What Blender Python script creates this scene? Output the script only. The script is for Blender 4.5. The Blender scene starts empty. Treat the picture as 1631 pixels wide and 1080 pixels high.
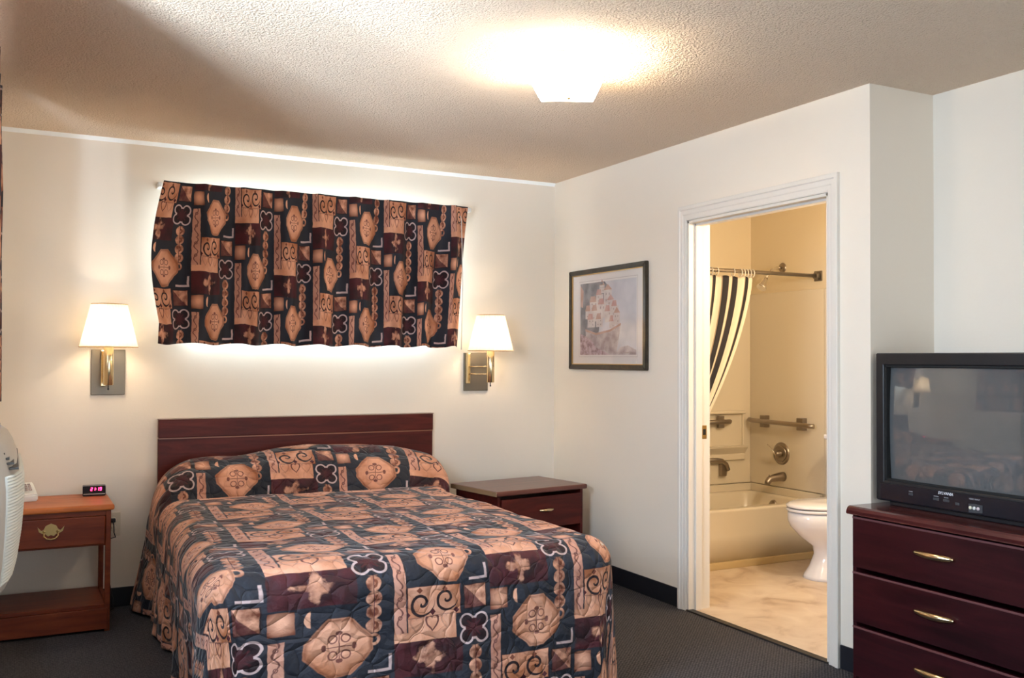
import bpy, bmesh, math, random
from mathutils import Vector, Matrix, noise
random.seed(7)
PI = math.pi
sc = bpy.context.scene
COL = sc.collection

# ------------------------------------------------------------------ camera
cam = bpy.data.objects.new('camera', bpy.data.cameras.new('camera'))
COL.objects.link(cam)
_yaw, _pit, _rol = 0.4801, 0.0218, 0.0050
_f = Vector((math.sin(_yaw)*math.cos(_pit), math.cos(_yaw)*math.cos(_pit), math.sin(_pit)))
_r = Vector((math.cos(_yaw), -math.sin(_yaw), 0)); _u = _r.cross(_f)
_r2 = math.cos(_rol)*_r + math.sin(_rol)*_u; _u2 = -math.sin(_rol)*_r + math.cos(_rol)*_u
M = Matrix((( _r2.x, _u2.x, -_f.x, -3.1243), (_r2.y, _u2.y, -_f.y, -5.4072), (_r2.z, _u2.z, -_f.z, 1.2918), (0, 0, 0, 1)))
cam.matrix_world = M
cam.data.sensor_width = 36; cam.data.lens = 36*1532.5/1631; cam.data.clip_start = .02
sc.camera = cam
# ------------------------------------------------------------------ world, exposure, daylight
w = bpy.data.worlds.new('sky'); sc.world = w; w.use_nodes = True
w.node_tree.nodes['Background'].inputs[0].default_value = (.72, .86, 1, 1)
w.node_tree.nodes['Background'].inputs[1].default_value = .8
sc.view_settings.view_transform = 'Standard'; sc.view_settings.look = 'None'
sc.view_settings.exposure = 1.75; sc.view_settings.gamma = 1; sc.view_settings.use_curve_mapping = False

def area(name, loc, rot, sx, sy, power, col):
    l = bpy.data.lights.new(name, 'AREA'); l.spread = 2.6 if name == 'ceiling_glow_fill' else PI; l.shape = 'RECTANGLE'; l.size = sx; l.size_y = sy; l.energy = power; l.color = col
    o = bpy.data.objects.new(name, l); COL.objects.link(o); o.location = loc; o.rotation_euler = rot
    o['kind'] = 'helper'; return o
def point(name, loc, power, col, r=.03):
    l = bpy.data.lights.new(name, 'POINT'); l.energy = power; l.color = col; l.shadow_soft_size = r
    o = bpy.data.objects.new(name, l); COL.objects.link(o); o.location = loc; return o
SKY = (.80, .90, 1.0); WARM = (1, .80, .56)
area('daylight', (-1.56, .30, 1.80), (-PI/2, 0, 0), 1.75, .85, 27, (.74, .88, 1.0))          # outside the high back window
area('daylight', (-3.75, -3.0, 1.95), (0, -PI/2+.30, 0), 1.3, 2.6, 108, (.60, .78, 1.0))         # outside the side window
area('ceiling_glow_fill', (-4.9, -4.7, .5), Vector((1.7, 1.5, 1.35)).to_track_quat('-Z', 'Y').to_euler(), .7, .7, 100, (.66, .82, 1.0))       # added lamp, aimed up through the side window to make the ceiling glow
area('daylight', (-1.4, -7.6, 1.35), (PI/2, 0, 0), 2.6, 2.0, 12, (.92, .96, 1.0))  # added daylight through an unseen patio door put in behind the viewer
point('ceiling_bulb', (-1.24, -2.25, 2.385), 36, (1, .83, .62), .03)
point('bath_bulb', (.75, -2.2, 1.88), 14.5, (1, .83, .62), .08)

# ------------------------------------------------------------------ node helpers
def mat(name):
    m = bpy.data.materials.new(name); m.use_nodes = True
    return m, m.node_tree, m.node_tree.nodes['Principled BSDF']
def L(nt, a, b): nt.links.new(a, b)
def simple(name, col, rough=.5, metal=0, spec=.5, emit=None, es=1, bump=0, bscale=60, coat=0):
    m, nt, b = mat(name)
    b.inputs['Base Color'].default_value = (*col, 1); b.inputs['Roughness'].default_value = rough
    b.inputs['Metallic'].default_value = metal; b.inputs['Specular IOR Level'].default_value = spec
    b.inputs['Coat Weight'].default_value = coat
    if emit: b.inputs['Emission Color'].default_value = (*emit, 1); b.inputs['Emission Strength'].default_value = es
    tc = nt.nodes.new('ShaderNodeTexCoord'); n = nt.nodes.new('ShaderNodeTexNoise'); n.inputs['Scale'].default_value = bscale
    L(nt, tc.outputs['Object'], n.inputs['Vector'])
    if bump:
        bp = nt.nodes.new('ShaderNodeBump'); bp.inputs['Strength'].default_value = bump; bp.inputs['Distance'].default_value = .004
        L(nt, n.outputs['Fac'], bp.inputs['Height']); L(nt, bp.outputs['Normal'], b.inputs['Normal'])
    mr = nt.nodes.new('ShaderNodeMapRange'); mr.inputs['To Min'].default_value = max(0, rough-.05); mr.inputs['To Max'].default_value = min(1, rough+.05)
    L(nt, n.outputs['Fac'], mr.inputs['Value']); L(nt, mr.outputs[0], b.inputs['Roughness'])
    return m
def ramp(nt, fac, stops):
    r = nt.nodes.new('ShaderNodeValToRGB'); e = r.color_ramp.elements
    while len(e) < len(stops): e.new(.5)
    for i, (p, c) in enumerate(stops): e[i].position = p; e[i].color = (*c, 1)
    L(nt, fac, r.inputs[0]); return r.outputs[0]

class X:      # a number flowing through math nodes
    nt = None
    def __init__(s, o): s.o = o
    @staticmethod
    def op(k, *a, clamp=False):
        n = X.nt.nodes.new('ShaderNodeMath'); n.operation = k; n.use_clamp = clamp
        for i, v in enumerate(a):
            if isinstance(v, X): X.nt.links.new(v.o, n.inputs[i])
            else: n.inputs[i].default_value = v
        return X(n.outputs[0])
    def __add__(s, b): return X.op('ADD', s, b)
    __radd__ = __add__
    def __sub__(s, b): return X.op('SUBTRACT', s, b)
    def __rsub__(s, b): return X.op('SUBTRACT', b, s)
    def __mul__(s, b): return X.op('MULTIPLY', s, b)
    __rmul__ = __mul__
    def __truediv__(s, b): return X.op('DIVIDE', s, b)
    def abs(s): return X.op('ABSOLUTE', s)
    def sq(s): return X.op('MULTIPLY', s, s)
    def fl(s): return X.op('FLOOR', s)
    def fr(s): return X.op('FRACT', s)
    def sqrt(s): return X.op('SQRT', s)
def mx(a, b): return X.op('MAXIMUM', a, b)
def mn(a, b): return X.op('MINIMUM', a, b)
def hyp(a, b): return (a.sq()+b.sq()).sqrt()
def inside(d, s=.006):      # 1 where d < 0
    return X.op('MULTIPLY_ADD', d, -1/s, .5, clamp=True)
def mixc(a, b, f):
    n = X.nt.nodes.new('ShaderNodeMix'); n.data_type = 'RGBA'
    for i, v in ((6, a), (7, b)):
        if isinstance(v, tuple): n.inputs[i].default_value = (*v, 1)
        else: X.nt.links.new(v, n.inputs[i])
    if isinstance(f, X): X.nt.links.new(f.o, n.inputs[0])
    else: n.inputs[0].default_value = f
    return n.outputs[2]

# ---- the printed cloth: one repeat of motifs, shared by the bedspread and the valance curtain
def pattern_group():
    g = bpy.data.node_groups.new('tribal_print', 'ShaderNodeTree'); X.nt = g
    g.interface.new_socket('U', in_out='INPUT', socket_type='NodeSocketFloat')
    g.interface.new_socket('V', in_out='INPUT', socket_type='NodeSocketFloat')
    g.interface.new_socket('Color', in_out='OUTPUT', socket_type='NodeSocketColor')
    gi = g.nodes.new('NodeGroupInput'); go = g.nodes.new('NodeGroupOutput')
    W, T = .36, .555
    cmb = g.nodes.new('ShaderNodeCombineXYZ'); g.links.new(gi.outputs[0], cmb.inputs[0]); g.links.new(gi.outputs[1], cmb.inputs[1])
    def nz(scale, detail=3):
        n = g.nodes.new('ShaderNodeTexNoise'); n.inputs['Scale'].default_value = scale; n.inputs['Detail'].default_value = detail
        g.links.new(cmb.outputs[0], n.inputs['Vector']); return X(n.outputs['Fac'])
    n1 = nz(9, 3); n2 = nz(26, 3); n3 = nz(3, 2)
    U = X(gi.outputs[0])/W + (n2-.5)*.028; V = X(gi.outputs[1])/T + (n1-.5)*.03
    k = U.fl(); x = U-k; par = X.op('MODULO', X.op('ADD', k, 1000.), 2.)
    y = (V + par*.5).fr()
    xm, ym = x*W, y*T                       # metres inside the cell
    def rect(x0, x1, y0, y1): return mx((x-(x0+x1)/2).abs()*W-(x1-x0)/2*W, (y-(y0+y1)/2).abs()*T-(y1-y0)/2*T)
    NAVY = (.009, .011, .017); NAVY2 = (.031, .032, .043); PEACH = (.74, .37, .235); ORANGE = (.43, .15, .062); RUST = (.17, .045, .022)
    MAR = (.075, .013, .017); BLK = (.020, .009, .011); PALE = (.55, .40, .38); PINK = (.52, .26, .20)
    c = mixc(NAVY, NAVY2, X.op('MULTIPLY_ADD', n3, 2.2, -.6, clamp=True))
    pe = mixc(ORANGE, PEACH, X.op('MULTIPLY_ADD', n1, 3.4, -1.15, clamp=True))
    org = mixc(RUST, PEACH, X.op('MULTIPLY_ADD', n2, 3.0, -1.0, clamp=True))
    # dusty vertical strip with a vine, above and below the seam of the repeat
    ys = X.op('SUBTRACT', y, (y-.6).abs()*0)      # same y, own node
    dstrip = mn(rect(.0, .115, -.2, .28), rect(.0, .115, .73, 1.2))
    sv = X.op('SINE', ys*T*95.)
    vine = ((xm-.020)-sv*.009).abs()-.0028
    curl = hyp((xm-.020), ((ym*15.1).fr()-.5)*.066)-.006
    strip = mixc(pe, PINK, .6)
    strip = mixc(strip, MAR, inside(mn(vine, curl.abs()-.002), .002)*.8)
    c = mixc(c, strip, inside(dstrip, .003))
    # swirl band
    sw = mixc(pe, RUST, .12)
    def swirl(cx, cy, sgn):
        dx = (xm-cx)*sgn; dy = ym-cy; r = hyp(dx, dy)
        a = X.op('ARCTAN2', dy, dx)/(2*PI)
        q = (a + r*30.).fr()
        band = ((q-.5).abs()-.15)*.03
        return mx(band, r-.046)
    s1 = mn(swirl(.095, .058, 1.), swirl(.186, .048, 1.))
    sw = mixc(sw, BLK, inside(s1, .002))
    dia = ((((xm-.045)/.09).fr()-.5)*.09).abs()+((ym-.014).abs())-.011
    sw = mixc(sw, RUST, inside(dia, .002))
    dia2 = ((((xm-.0)/.09).fr()-.5)*.09).abs()+((ym-.092).abs())-.012
    sw = mixc(sw, MAR, inside(dia2, .002))
    c = mixc(c, sw, inside(rect(.13, .67, .0, .19), .003))
    c = mixc(c, MAR, inside(rect(.13, .67, .0, .19).abs()-.0016, .002)*.8)
    # heart band
    hb = mixc(pe, PEACH, .35)
    hx = ((xm-.048)/.056); hx = (hx.fr()-.5)*.056/.021; hy = (ym-.134)/.021
    hh = hx.sq()+X.op('ADD', hy, hx.abs().sqrt()*.8).sq()-1.1
    hh = X.op('MULTIPLY', hh, .01)
    hb = mixc(hb, MAR, inside(hh.abs()-.0034, .002)*(inside((xm-.132).abs()-.028, .004)*.6+.3))
    c = mixc(c, hb, inside(mn(rect(.13, .62, .19, .335), rect(.0, .62, .275, .335)), .003))
    # dark blotch with a ragged light star
    bx, by = xm-.125, ym-.242; br = hyp(bx, by); ba = X.op('ARCTAN2', by, bx)
    star = br-.036-X.op('COSINE', ba*4.)*.014-(n2-.5)*.10
    bl = mixc(BLK, MAR, X.op('MULTIPLY_ADD', n1, 4., -1.4, clamp=True))
    bl = mixc(bl, org, inside(star, .016)*.85)
    c = mixc(c, bl, inside(rect(.0, .68, .335, .55), .003))
    # small square and half disc
    sqc = mixc(RUST, PEACH, X.op('MULTIPLY_ADD', hyp(xm-.036, ym-.346), -26., 1.25, clamp=True))
    c = mixc(c, sqc, inside(rect(.0, .195, .562, .695), .003))
    c = mixc(c, PEACH, inside(mx(hyp((xm-.112)*1.5, ym-.345)-.026, xm-.112), .003))
    # chain of discs
    cx = xm-.296; cyy = ((ym-.225)/.047); cid = cyy.fl(); cf = (cyy-cid-.5)*.047; cr = hyp(cx, cf)
    disc = mixc(org, RUST, inside(mx((cr-.010).abs()-.0045, cx*-1.), .002)*.9)
    disc = mixc(disc, MAR, inside(cx.abs()-.0014, .002))
    chain = mx(cr-.0245, mx(ym*-1+.222, ym-.412))
    c = mixc(c, disc, inside(chain, .003))
    c = mixc(c, org, inside((hyp(cx*1.1, ym-.435)-.016).abs()-.005, .003))
    # pale corner angle
    ll = mn(rect(.77, .97, .967, .985), rect(.948, .975, .885, .985))
    c = mixc(c, PALE, inside(ll, .003))
    # split square
    ds = mixc(org, MAR, inside((xm-.30)*.8-(ym-.052)*.8, .003)*.85)
    c = mixc(c, ds, inside(rect(.71, .955, .015, .165), .003))
    c = mixc(c, BLK, inside(rect(.71, .955, .015, .165).abs()-.002, .002))
    # white outlined four-lobed flower
    qx, qy = (xm-.293).abs(), (ym-.163).abs()
    lobes = mn(hyp(qx-.028, qy-.025)-.021, hyp(qx, qy)-.033)
    c = mixc(c, PALE, inside(lobes-.0075, .002))
    flower = mixc(BLK, MAR, inside(mn(qx-.010, qy-.010), .010)*.8)
    xx = mn((qx-qy).abs()-.005, hyp(qx, qy)-.014)
    flower = mixc(flower, MAR, inside(mx(xx, hyp(qx, qy)-.036), .003))
    c = mixc(c, mixc(flower, BLK, .2), inside(lobes, .002))
    # medallion
    mx_, my_ = (xm-.192), (ym-.446); ax, ay = mx_.abs(), my_.abs()
    med = mx(mx(ax-.100, ay-.096), (ax+ay*.95)*.72-.088)+(n1-.5)*.03
    mcol = mixc(pe, PEACH, X.op('MULTIPLY_ADD', hyp(xm-.192, ym-.446), -14., 1.25, clamp=True))
    rr = hyp(mx_, my_)
    pet = mn(mn((hyp(ax-.019, ay-.026)-.013).abs()-.0022, (ax-.0).abs()-.0016), ay-.0016)
    pet = mn(pet, hyp(ax-.004, ay-.044)-.0065)
    pet = mn(pet, hyp(ax-.044, ay-.004)-.0065)
    mcol = mixc(mcol, (.13, .03, .03), inside(mx(pet, rr-.052), .002)*.85)
    mcol = mixc(mcol, RUST, inside((med+.006).abs()-.004, .010)*.7)
    c = mixc(c, mcol, inside(med, .004))
    g.links.new(c, go.inputs[0])
    return g
PG = pattern_group()
def print_cloth(name, uo, vo, quilt):
    m, nt, b = mat(name)
    uv = nt.nodes.new('ShaderNodeUVMap'); uv.uv_map = 'UVMap'
    sp = nt.nodes.new('ShaderNodeSeparateXYZ'); L(nt, uv.outputs[0], sp.inputs[0]); X.nt = nt
    U, V = X(sp.outputs[0]), X(sp.outputs[1])
    gn = nt.nodes.new('ShaderNodeGroup'); gn.node_tree = PG
    L(nt, (U+uo).o, gn.inputs[0]); L(nt, (V+vo).o, gn.inputs[1])
    L(nt, gn.outputs[0], b.inputs['Base Color'])
    b.inputs['Roughness'].default_value = .62 if quilt else .72
    b.inputs['Sheen Weight'].default_value = .14 if quilt else .1; b.inputs['Sheen Roughness'].default_value = .4
    b.inputs['Specular IOR Level'].default_value = .3
    if quilt:
        n = nt.nodes.new('ShaderNodeTexNoise'); n.inputs['Scale'].default_value = 9; n.inputs['Detail'].default_value = 1
        L(nt, uv.outputs[0], n.inputs['Vector'])
        va = nt.nodes.new('ShaderNodeVectorMath'); va.operation = 'MULTIPLY_ADD'; va.inputs[1].default_value = (.09, .09, 0)
        L(nt, n.outputs['Color'], va.inputs[0]); L(nt, uv.outputs[0], va.inputs[2])
        vo_ = nt.nodes.new('ShaderNodeTexVoronoi'); vo_.feature = 'DISTANCE_TO_EDGE'; vo_.inputs['Scale'].default_value = 15; L(nt, va.outputs[0], vo_.inputs['Vector'])
        n2 = nt.nodes.new('ShaderNodeTexNoise'); n2.inputs['Scale'].default_value = 24; n2.inputs['Detail'].default_value = 3; n2.inputs['Distortion'].default_value = .6
        L(nt, uv.outputs[0], n2.inputs['Vector'])
        h = X.op('MULTIPLY', X(vo_.outputs['Distance']), 2.6, clamp=True).sqrt()+X(n2.outputs['Fac'])*.9
        bp = nt.nodes.new('ShaderNodeBump'); bp.inputs['Strength'].default_value = .75; bp.inputs['Distance'].default_value = .013
        L(nt, h.o, bp.inputs['Height']); L(nt, bp.outputs[0], b.inputs['Normal'])
    return m

# ---- surfaces
def wall_mat(name, col, scale=90, strength=.12):
    m, nt, b = mat(name)
    tc = nt.nodes.new('ShaderNodeTexCoord')
    n = nt.nodes.new('ShaderNodeTexNoise'); n.inputs['Scale'].default_value = 1.3; n.inputs['Detail'].default_value = 3
    L(nt, tc.outputs['Object'], n.inputs['Vector'])
    L(nt, ramp(nt, n.outputs['Fac'], [(.3, tuple(c*.965 for c in col)), (.7, col)]), b.inputs['Base Color'])
    n2 = nt.nodes.new('ShaderNodeTexNoise'); n2.inputs['Scale'].default_value = scale; n2.inputs['Detail'].default_value = 2
    L(nt, tc.outputs['Object'], n2.inputs['Vector'])
    bp = nt.nodes.new('ShaderNodeBump'); bp.inputs['Strength'].default_value = strength; bp.inputs['Distance'].default_value = .003
    L(nt, n2.outputs['Fac'], bp.inputs['Height']); L(nt, bp.outputs[0], b.inputs['Normal'])
    b.inputs['Roughness'].default_value = .48; b.inputs['Specular IOR Level'].default_value = .35
    return m
M_WALL = wall_mat('cream_wall_paint', (.84, .755, .64))
M_BATHW = wall_mat('bath_wall_paint', (.80, .69, .50))
M_TRIM = simple('painted_trim', (.77, .71, .63), .5, bump=.05)
def ceiling_mat():
    m, nt, b = mat('popcorn_ceiling'); tc = nt.nodes.new('ShaderNodeTexCoord')
    n = nt.nodes.new('ShaderNodeTexNoise'); n.inputs['Scale'].default_value = 88; n.inputs['Detail'].default_value = 4; n.inputs['Roughness'].default_value = .62
    L(nt, tc.outputs['Object'], n.inputs['Vector'])
    v = nt.nodes.new('ShaderNodeTexVoronoi'); v.inputs['Scale'].default_value = 120; L(nt, tc.outputs['Object'], v.inputs['Vector'])
    X.nt = nt
    h = X(n.outputs['Fac'])*1.6-X(v.outputs['Distance'])*.7
    bp = nt.nodes.new('ShaderNodeBump'); bp.inputs['Strength'].default_value = .85; bp.inputs['Distance'].default_value = .013
    L(nt, h.o, bp.inputs['Height']); L(nt, bp.outputs[0], b.inputs['Normal'])
    b.inputs['Base Color'].default_value = (.88, .70, .53, 1); b.inputs['Roughness'].default_value = .9; b.inputs['Specular IOR Level'].default_value = .2
    return m
M_CEIL = ceiling_mat()
def carpet_mat():
    m, nt, b = mat('loop_carpet'); tc = nt.nodes.new('ShaderNodeTexCoord')
    mp = nt.nodes.new('ShaderNodeMapping'); mp.inputs['Rotation'].default_value = (0, 0, .785); L(nt, tc.outputs['Object'], mp.inputs[0])
    v = nt.nodes.new('ShaderNodeTexVoronoi'); v.inputs['Scale'].default_value = 84; v.inputs['Randomness'].default_value = .25; L(nt, mp.outputs[0], v.inputs['Vector'])
    col = ramp(nt, v.outputs['Distance'], [(.05, (.135, .125, .125)), (.45, (.040, .039, .045)), (.8, (.008, .008, .011))])
    n = nt.nodes.new('ShaderNodeTexNoise'); n.inputs['Scale'].default_value = 3; L(nt, tc.outputs['Object'], n.inputs['Vector'])
    X.nt = nt
    col = mixc(col, (.045, .040, .042), X(n.outputs['Fac'])*.35)
    L(nt, col, b.inputs['Base Color'])
    bp = nt.nodes.new('ShaderNodeBump'); bp.inputs['Strength'].default_value = .8; bp.inputs['Distance'].default_value = .006; bp.invert = True
    L(nt, v.outputs['Distance'], bp.inputs['Height']); L(nt, bp.outputs[0], b.inputs['Normal'])
    b.inputs['Roughness'].default_value = .9; b.inputs['Specular IOR Level'].default_value = .25
    return m
M_CARPET = carpet_mat()
def vinyl_mat():
    m, nt, b = mat('mottled_vinyl'); tc = nt.nodes.new('ShaderNodeTexCoord')
    n = nt.nodes.new('ShaderNodeTexNoise'); n.inputs['Scale'].default_value = 5; n.inputs['Detail'].default_value = 6; n.inputs['Distortion'].default_value = .9
    L(nt, tc.outputs['Object'], n.inputs['Vector'])
    L(nt, ramp(nt, n.outputs['Fac'], [(.28, (.44, .31, .21)), (.46, (.62, .49, .37)), (.7, (.72, .60, .47))]), b.inputs['Base Color'])
    b.inputs['Roughness'].default_value = .42
    return m
M_VINYL = vinyl_mat()
def wood_mat(name, dark, mid, light, rough=.28, axis='X', coat=.3):
    m, nt, b = mat(name); tc = nt.nodes.new('ShaderNodeTexCoord'); mp = nt.nodes.new('ShaderNodeMapping')
    s = [14, 14, 14]; s['XYZ'.index(axis)] = 1.6; mp.inputs['Scale'].default_value = s
    L(nt, tc.outputs['Object'], mp.inputs[0])
    n = nt.nodes.new('ShaderNodeTexNoise'); n.inputs['Scale'].default_value = 1.4; n.inputs['Detail'].default_value = 7; n.inputs['Roughness'].default_value = .6; n.inputs['Distortion'].default_value = .8
    L(nt, mp.outputs[0], n.inputs['Vector'])
    L(nt, ramp(nt, n.outputs['Fac'], [(.28, dark), (.5, mid), (.75, light)]), b.inputs['Base Color'])
    b.inputs['Roughness'].default_value = rough; b.inputs['Coat Weight'].default_value = coat; b.inputs['Coat Roughness'].default_value = .15; b.inputs['Specular IOR Level'].default_value = .28
    return m
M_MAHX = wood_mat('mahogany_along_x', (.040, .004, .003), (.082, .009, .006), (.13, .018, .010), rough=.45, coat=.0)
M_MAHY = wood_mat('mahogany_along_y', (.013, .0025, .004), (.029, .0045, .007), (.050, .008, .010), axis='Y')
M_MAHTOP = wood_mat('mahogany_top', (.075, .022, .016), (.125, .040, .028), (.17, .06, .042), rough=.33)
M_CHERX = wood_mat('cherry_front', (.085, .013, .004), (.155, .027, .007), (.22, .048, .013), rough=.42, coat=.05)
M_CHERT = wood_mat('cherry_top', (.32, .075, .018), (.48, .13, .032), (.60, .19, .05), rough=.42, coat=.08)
M_TAN = simple('worn_tan_edge', (.30, .19, .10), .45)
M_BASEB = simple('black_vinyl_base', (.010, .011, .016), .45)
M_BRASS = simple('polished_brass', (.74, .58, .34), .18, 1)
M_OBRASS = simple('antique_brass', (.42, .29, .12), .35, 1)
M_NICK = simple('brushed_steel', (.36, .31, .26), .32, 1)
M_PLATE = simple('satin_nickel_plate', (.20, .17, .13), .42, .7)
M_CHROME = simple('chrome', (.75, .72, .68), .12, 1)
M_WHITE = simple('white_plastic', (.80, .78, .73), .35)
M_IVORY = simple('ivory_plastic', (.72, .64, .50), .4)
M_BLACK = simple('black_plastic', (.012, .012, .014), .36, spec=.4)
M_BLACKG = simple('glossy_black_plastic', (.010, .011, .016), .14)
M_RUBBER = simple('dark_void', (.004, .004, .004), .8)
M_PORC = simple('white_porcelain', (.80, .78, .80), .10)
M_TUB = simple('cream_fibreglass', (.74, .66, .52), .22)
M_AC = simple('beige_grey_plastic', (.44, .40, .35), .45)
M_ACG = simple('light_grille_plastic', (.66, .66, .60), .5, bump=.2)
M_FRAME = wood_mat('bronze_black_frame', (.018, .013, .009), (.035, .025, .016), (.06, .045, .028), rough=.3)
M_GOLD = simple('gold_fillet', (.55, .36, .15), .3, 1)
M_MATB = simple('paper_mat', (.66, .60, .57), .8)
M_LED = simple('red_led', (.3, 0, .02), .5, emit=(1, .03, .12), es=3.2)
M_INK = simple('grey_print', (.45, .45, .48), .5)
M_LINING = simple('white_curtain_lining', (.85, .87, .86), .9)
def glass_mat():
    m = bpy.data.materials.new('window_glass'); m.use_nodes = True; nt = m.node_tree; nt.nodes.clear()
    o = nt.nodes.new('ShaderNodeOutputMaterial'); t = nt.nodes.new('ShaderNodeBsdfTransparent'); g = nt.nodes.new('ShaderNodeBsdfGlossy')
    g.inputs['Roughness'].default_value = .02; f = nt.nodes.new('ShaderNodeFresnel'); f.inputs[0].default_value = 1.45; mx_ = nt.nodes.new('ShaderNodeMixShader')
    ge = nt.nodes.new('ShaderNodeNewGeometry'); X.nt = nt; ff = X(f.outputs[0])*(1.-X(ge.outputs['Backfacing'])); L(nt, ff.o, mx_.inputs[0]); L(nt, t.outputs[0], mx_.inputs[1]); L(nt, g.outputs[0], mx_.inputs[2]); L(nt, mx_.outputs[0], o.inputs[0])
    return m
M_GLASS = glass_mat()
def shade_mat():
    m = bpy.data.materials.new('pleated_lamp_shade'); m.use_nodes = True; nt = m.node_tree; nt.nodes.clear()
    o = nt.nodes.new('ShaderNodeOutputMaterial'); d = nt.nodes.new('ShaderNodeBsdfDiffuse'); t = nt.nodes.new('ShaderNodeBsdfTranslucent')
    d.inputs[0].default_value = (.80, .72, .60, 1); t.inputs[0].default_value = (.92, .84, .72, 1)
    tc = nt.nodes.new('ShaderNodeTexCoord'); X.nt = nt; sp = nt.nodes.new('ShaderNodeSeparateXYZ'); L(nt, tc.outputs['Object'], sp.inputs[0])
    a = X.op('SINE', X.op('ARCTAN2', X(sp.outputs[1]), X(sp.outputs[0]))*72.)
    bp = nt.nodes.new('ShaderNodeBump'); bp.inputs['Strength'].default_value = .4; bp.inputs['Distance'].default_value = .004; L(nt, a.o, bp.inputs['Height'])
    L(nt, bp.outputs[0], d.inputs['Normal'])
    mx_ = nt.nodes.new('ShaderNodeMixShader'); mx_.inputs[0].default_value = .55
    L(nt, d.outputs[0], mx_.inputs[1]); L(nt, t.outputs[0], mx_.inputs[2]); L(nt, mx_.outputs[0], o.inputs[0])
    return m
M_SHADE = shade_mat()
M_SHTRIM = simple('shade_trim', (.62, .42, .24), .8)
M_BULB = simple('lit_bulb', (1, .9, .7), .4, emit=(1, .80, .52), es=14)
M_LITGLASS = simple('lit_frosted_glass', (.9, .88, .82), .4, emit=(1, .90, .74), es=6)

# ------------------------------------------------------------------ mesh helpers
def nb(): return bmesh.new()
def merge(bm, tmp, mi=0):
    vm = {}
    for v in tmp.verts: vm[v] = bm.verts.new(v.co)
    for f in tmp.faces:
        try: nf = bm.faces.new([vm[v] for v in f.verts]); nf.material_index = mi; nf.smooth = f.smooth
        except ValueError: pass
    tmp.free()
def box(bm, lo, hi, bev=0, mi=0, seg=2):
    t = nb(); bmesh.ops.create_cube(t, size=1)
    c = [(a+b)/2 for a, b in zip(lo, hi)]; s = [abs(b-a) for a, b in zip(lo, hi)]
    for v in t.verts: v.co = Vector((c[i]+v.co[i]*s[i] for i in range(3)))
    if bev: bmesh.ops.bevel(t, geom=t.edges[:], offset=min(bev, min(s)*.49), segments=seg, affect='EDGES', profile=.5)
    merge(bm, t, mi); return bm
def tube(bm, pts, r, n=12, mi=0, cap=True, closed=False):
    pts = [Vector(p) for p in pts]; rings = []; N = len(pts); prev = None
    for i, p in enumerate(pts):
        if closed: t = pts[(i+1) % N]-pts[i-1]
        else: t = pts[min(i+1, N-1)]-pts[max(i-1, 0)]
        t.normalize()
        a = prev if prev is not None else (Vector((0, 0, 1)) if abs(t.z) < .9 else Vector((1, 0, 0)))
        x = (a-t*a.dot(t)).normalized(); prev = x; y = t.cross(x)
        rr = r[i] if isinstance(r, (list, tuple)) else r
        rings.append([bm.verts.new(p+(x*math.cos(2*PI*k/n)+y*math.sin(2*PI*k/n))*rr) for k in range(n)])
    for i in range(N if closed else N-1):
        a, b = rings[i], rings[(i+1) % N]
        for k in range(n):
            f = bm.faces.new((a[k], a[(k+1) % n], b[(k+1) % n], b[k])); f.smooth = True; f.material_index = mi
    if cap and not closed:
        for rg, rev in ((rings[0], True), (rings[-1], False)):
            f = bm.faces.new(rg[::-1] if rev else rg); f.material_index = mi
    return bm
def lathe(bm, prof, c=(0, 0, 0), axis='Z', n=32, mi=0, sx=1, sy=1):
    rings = []; c = Vector(c)
    for r, h in prof:
        ring = []
        for k in range(n):
            a = 2*PI*k/n; p = (r*math.cos(a)*sx, r*math.sin(a)*sy, h)
            if axis == 'X': p = (p[2], p[0], p[1])
            elif axis == 'Y': p = (p[0], p[2], p[1])
            ring.append(bm.verts.new(c+Vector(p)))
        rings.append(ring)
    for a, b in zip(rings, rings[1:]):
        for k in range(n):
            try: f = bm.faces.new((a[k], a[(k+1) % n], b[(k+1) % n], b[k])); f.smooth = True; f.material_index = mi
            except ValueError: pass
    for rg in (rings[0][::-1], rings[-1]):
        if (rg[0].co-rg[n//2].co).length > 1e-4:
            try: f = bm.faces.new(rg); f.material_index = mi
            except ValueError: pass
    return bm
def prism(bm, pts2, axis, a, b, mi=0):     # polygon in the plane normal to axis, extruded from a to b
    def P(p, t): return {'X': (t, p[0], p[1]), 'Y': (p[0], t, p[1]), 'Z': (p[0], p[1], t)}[axis]
    A = [bm.verts.new(P(p, a)) for p in pts2]; B = [bm.verts.new(P(p, b)) for p in pts2]; n = len(A)
    for f in [A[::-1], B]+[[A[i], A[(i+1) % n], B[(i+1) % n], B[i]] for i in range(n)]:
        ff = bm.faces.new(f); ff.material_index = mi
    return bm
def obj(name, bm, mats, parent=None, loc=None, smooth=False):
    bmesh.ops.recalc_face_normals(bm, faces=bm.faces[:])
    me = bpy.data.meshes.new(name); bm.to_mesh(me); bm.free()
    for m in (mats if isinstance(mats, (list, tuple)) else [mats]): me.materials.append(m)
    if smooth:
        for p in me.polygons: p.use_smooth = True
    o = bpy.data.objects.new(name, me); COL.objects.link(o)
    if parent is not None: o.parent = parent
    if loc is not None: o.location = loc
    return o
def thing(name, label, cat, loc=(0, 0, 0), rz=0, group=None):
    o = bpy.data.objects.new(name, None); COL.objects.link(o); o.empty_display_size = .1
    o.location = loc; o.rotation_euler = (0, 0, rz); o['label'] = label; o['category'] = cat
    if group: o['group'] = group
    return o
def tag(o, label, cat, group=None):
    o['label'] = label; o['category'] = cat
    if group: o['group'] = group
    return o
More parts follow.
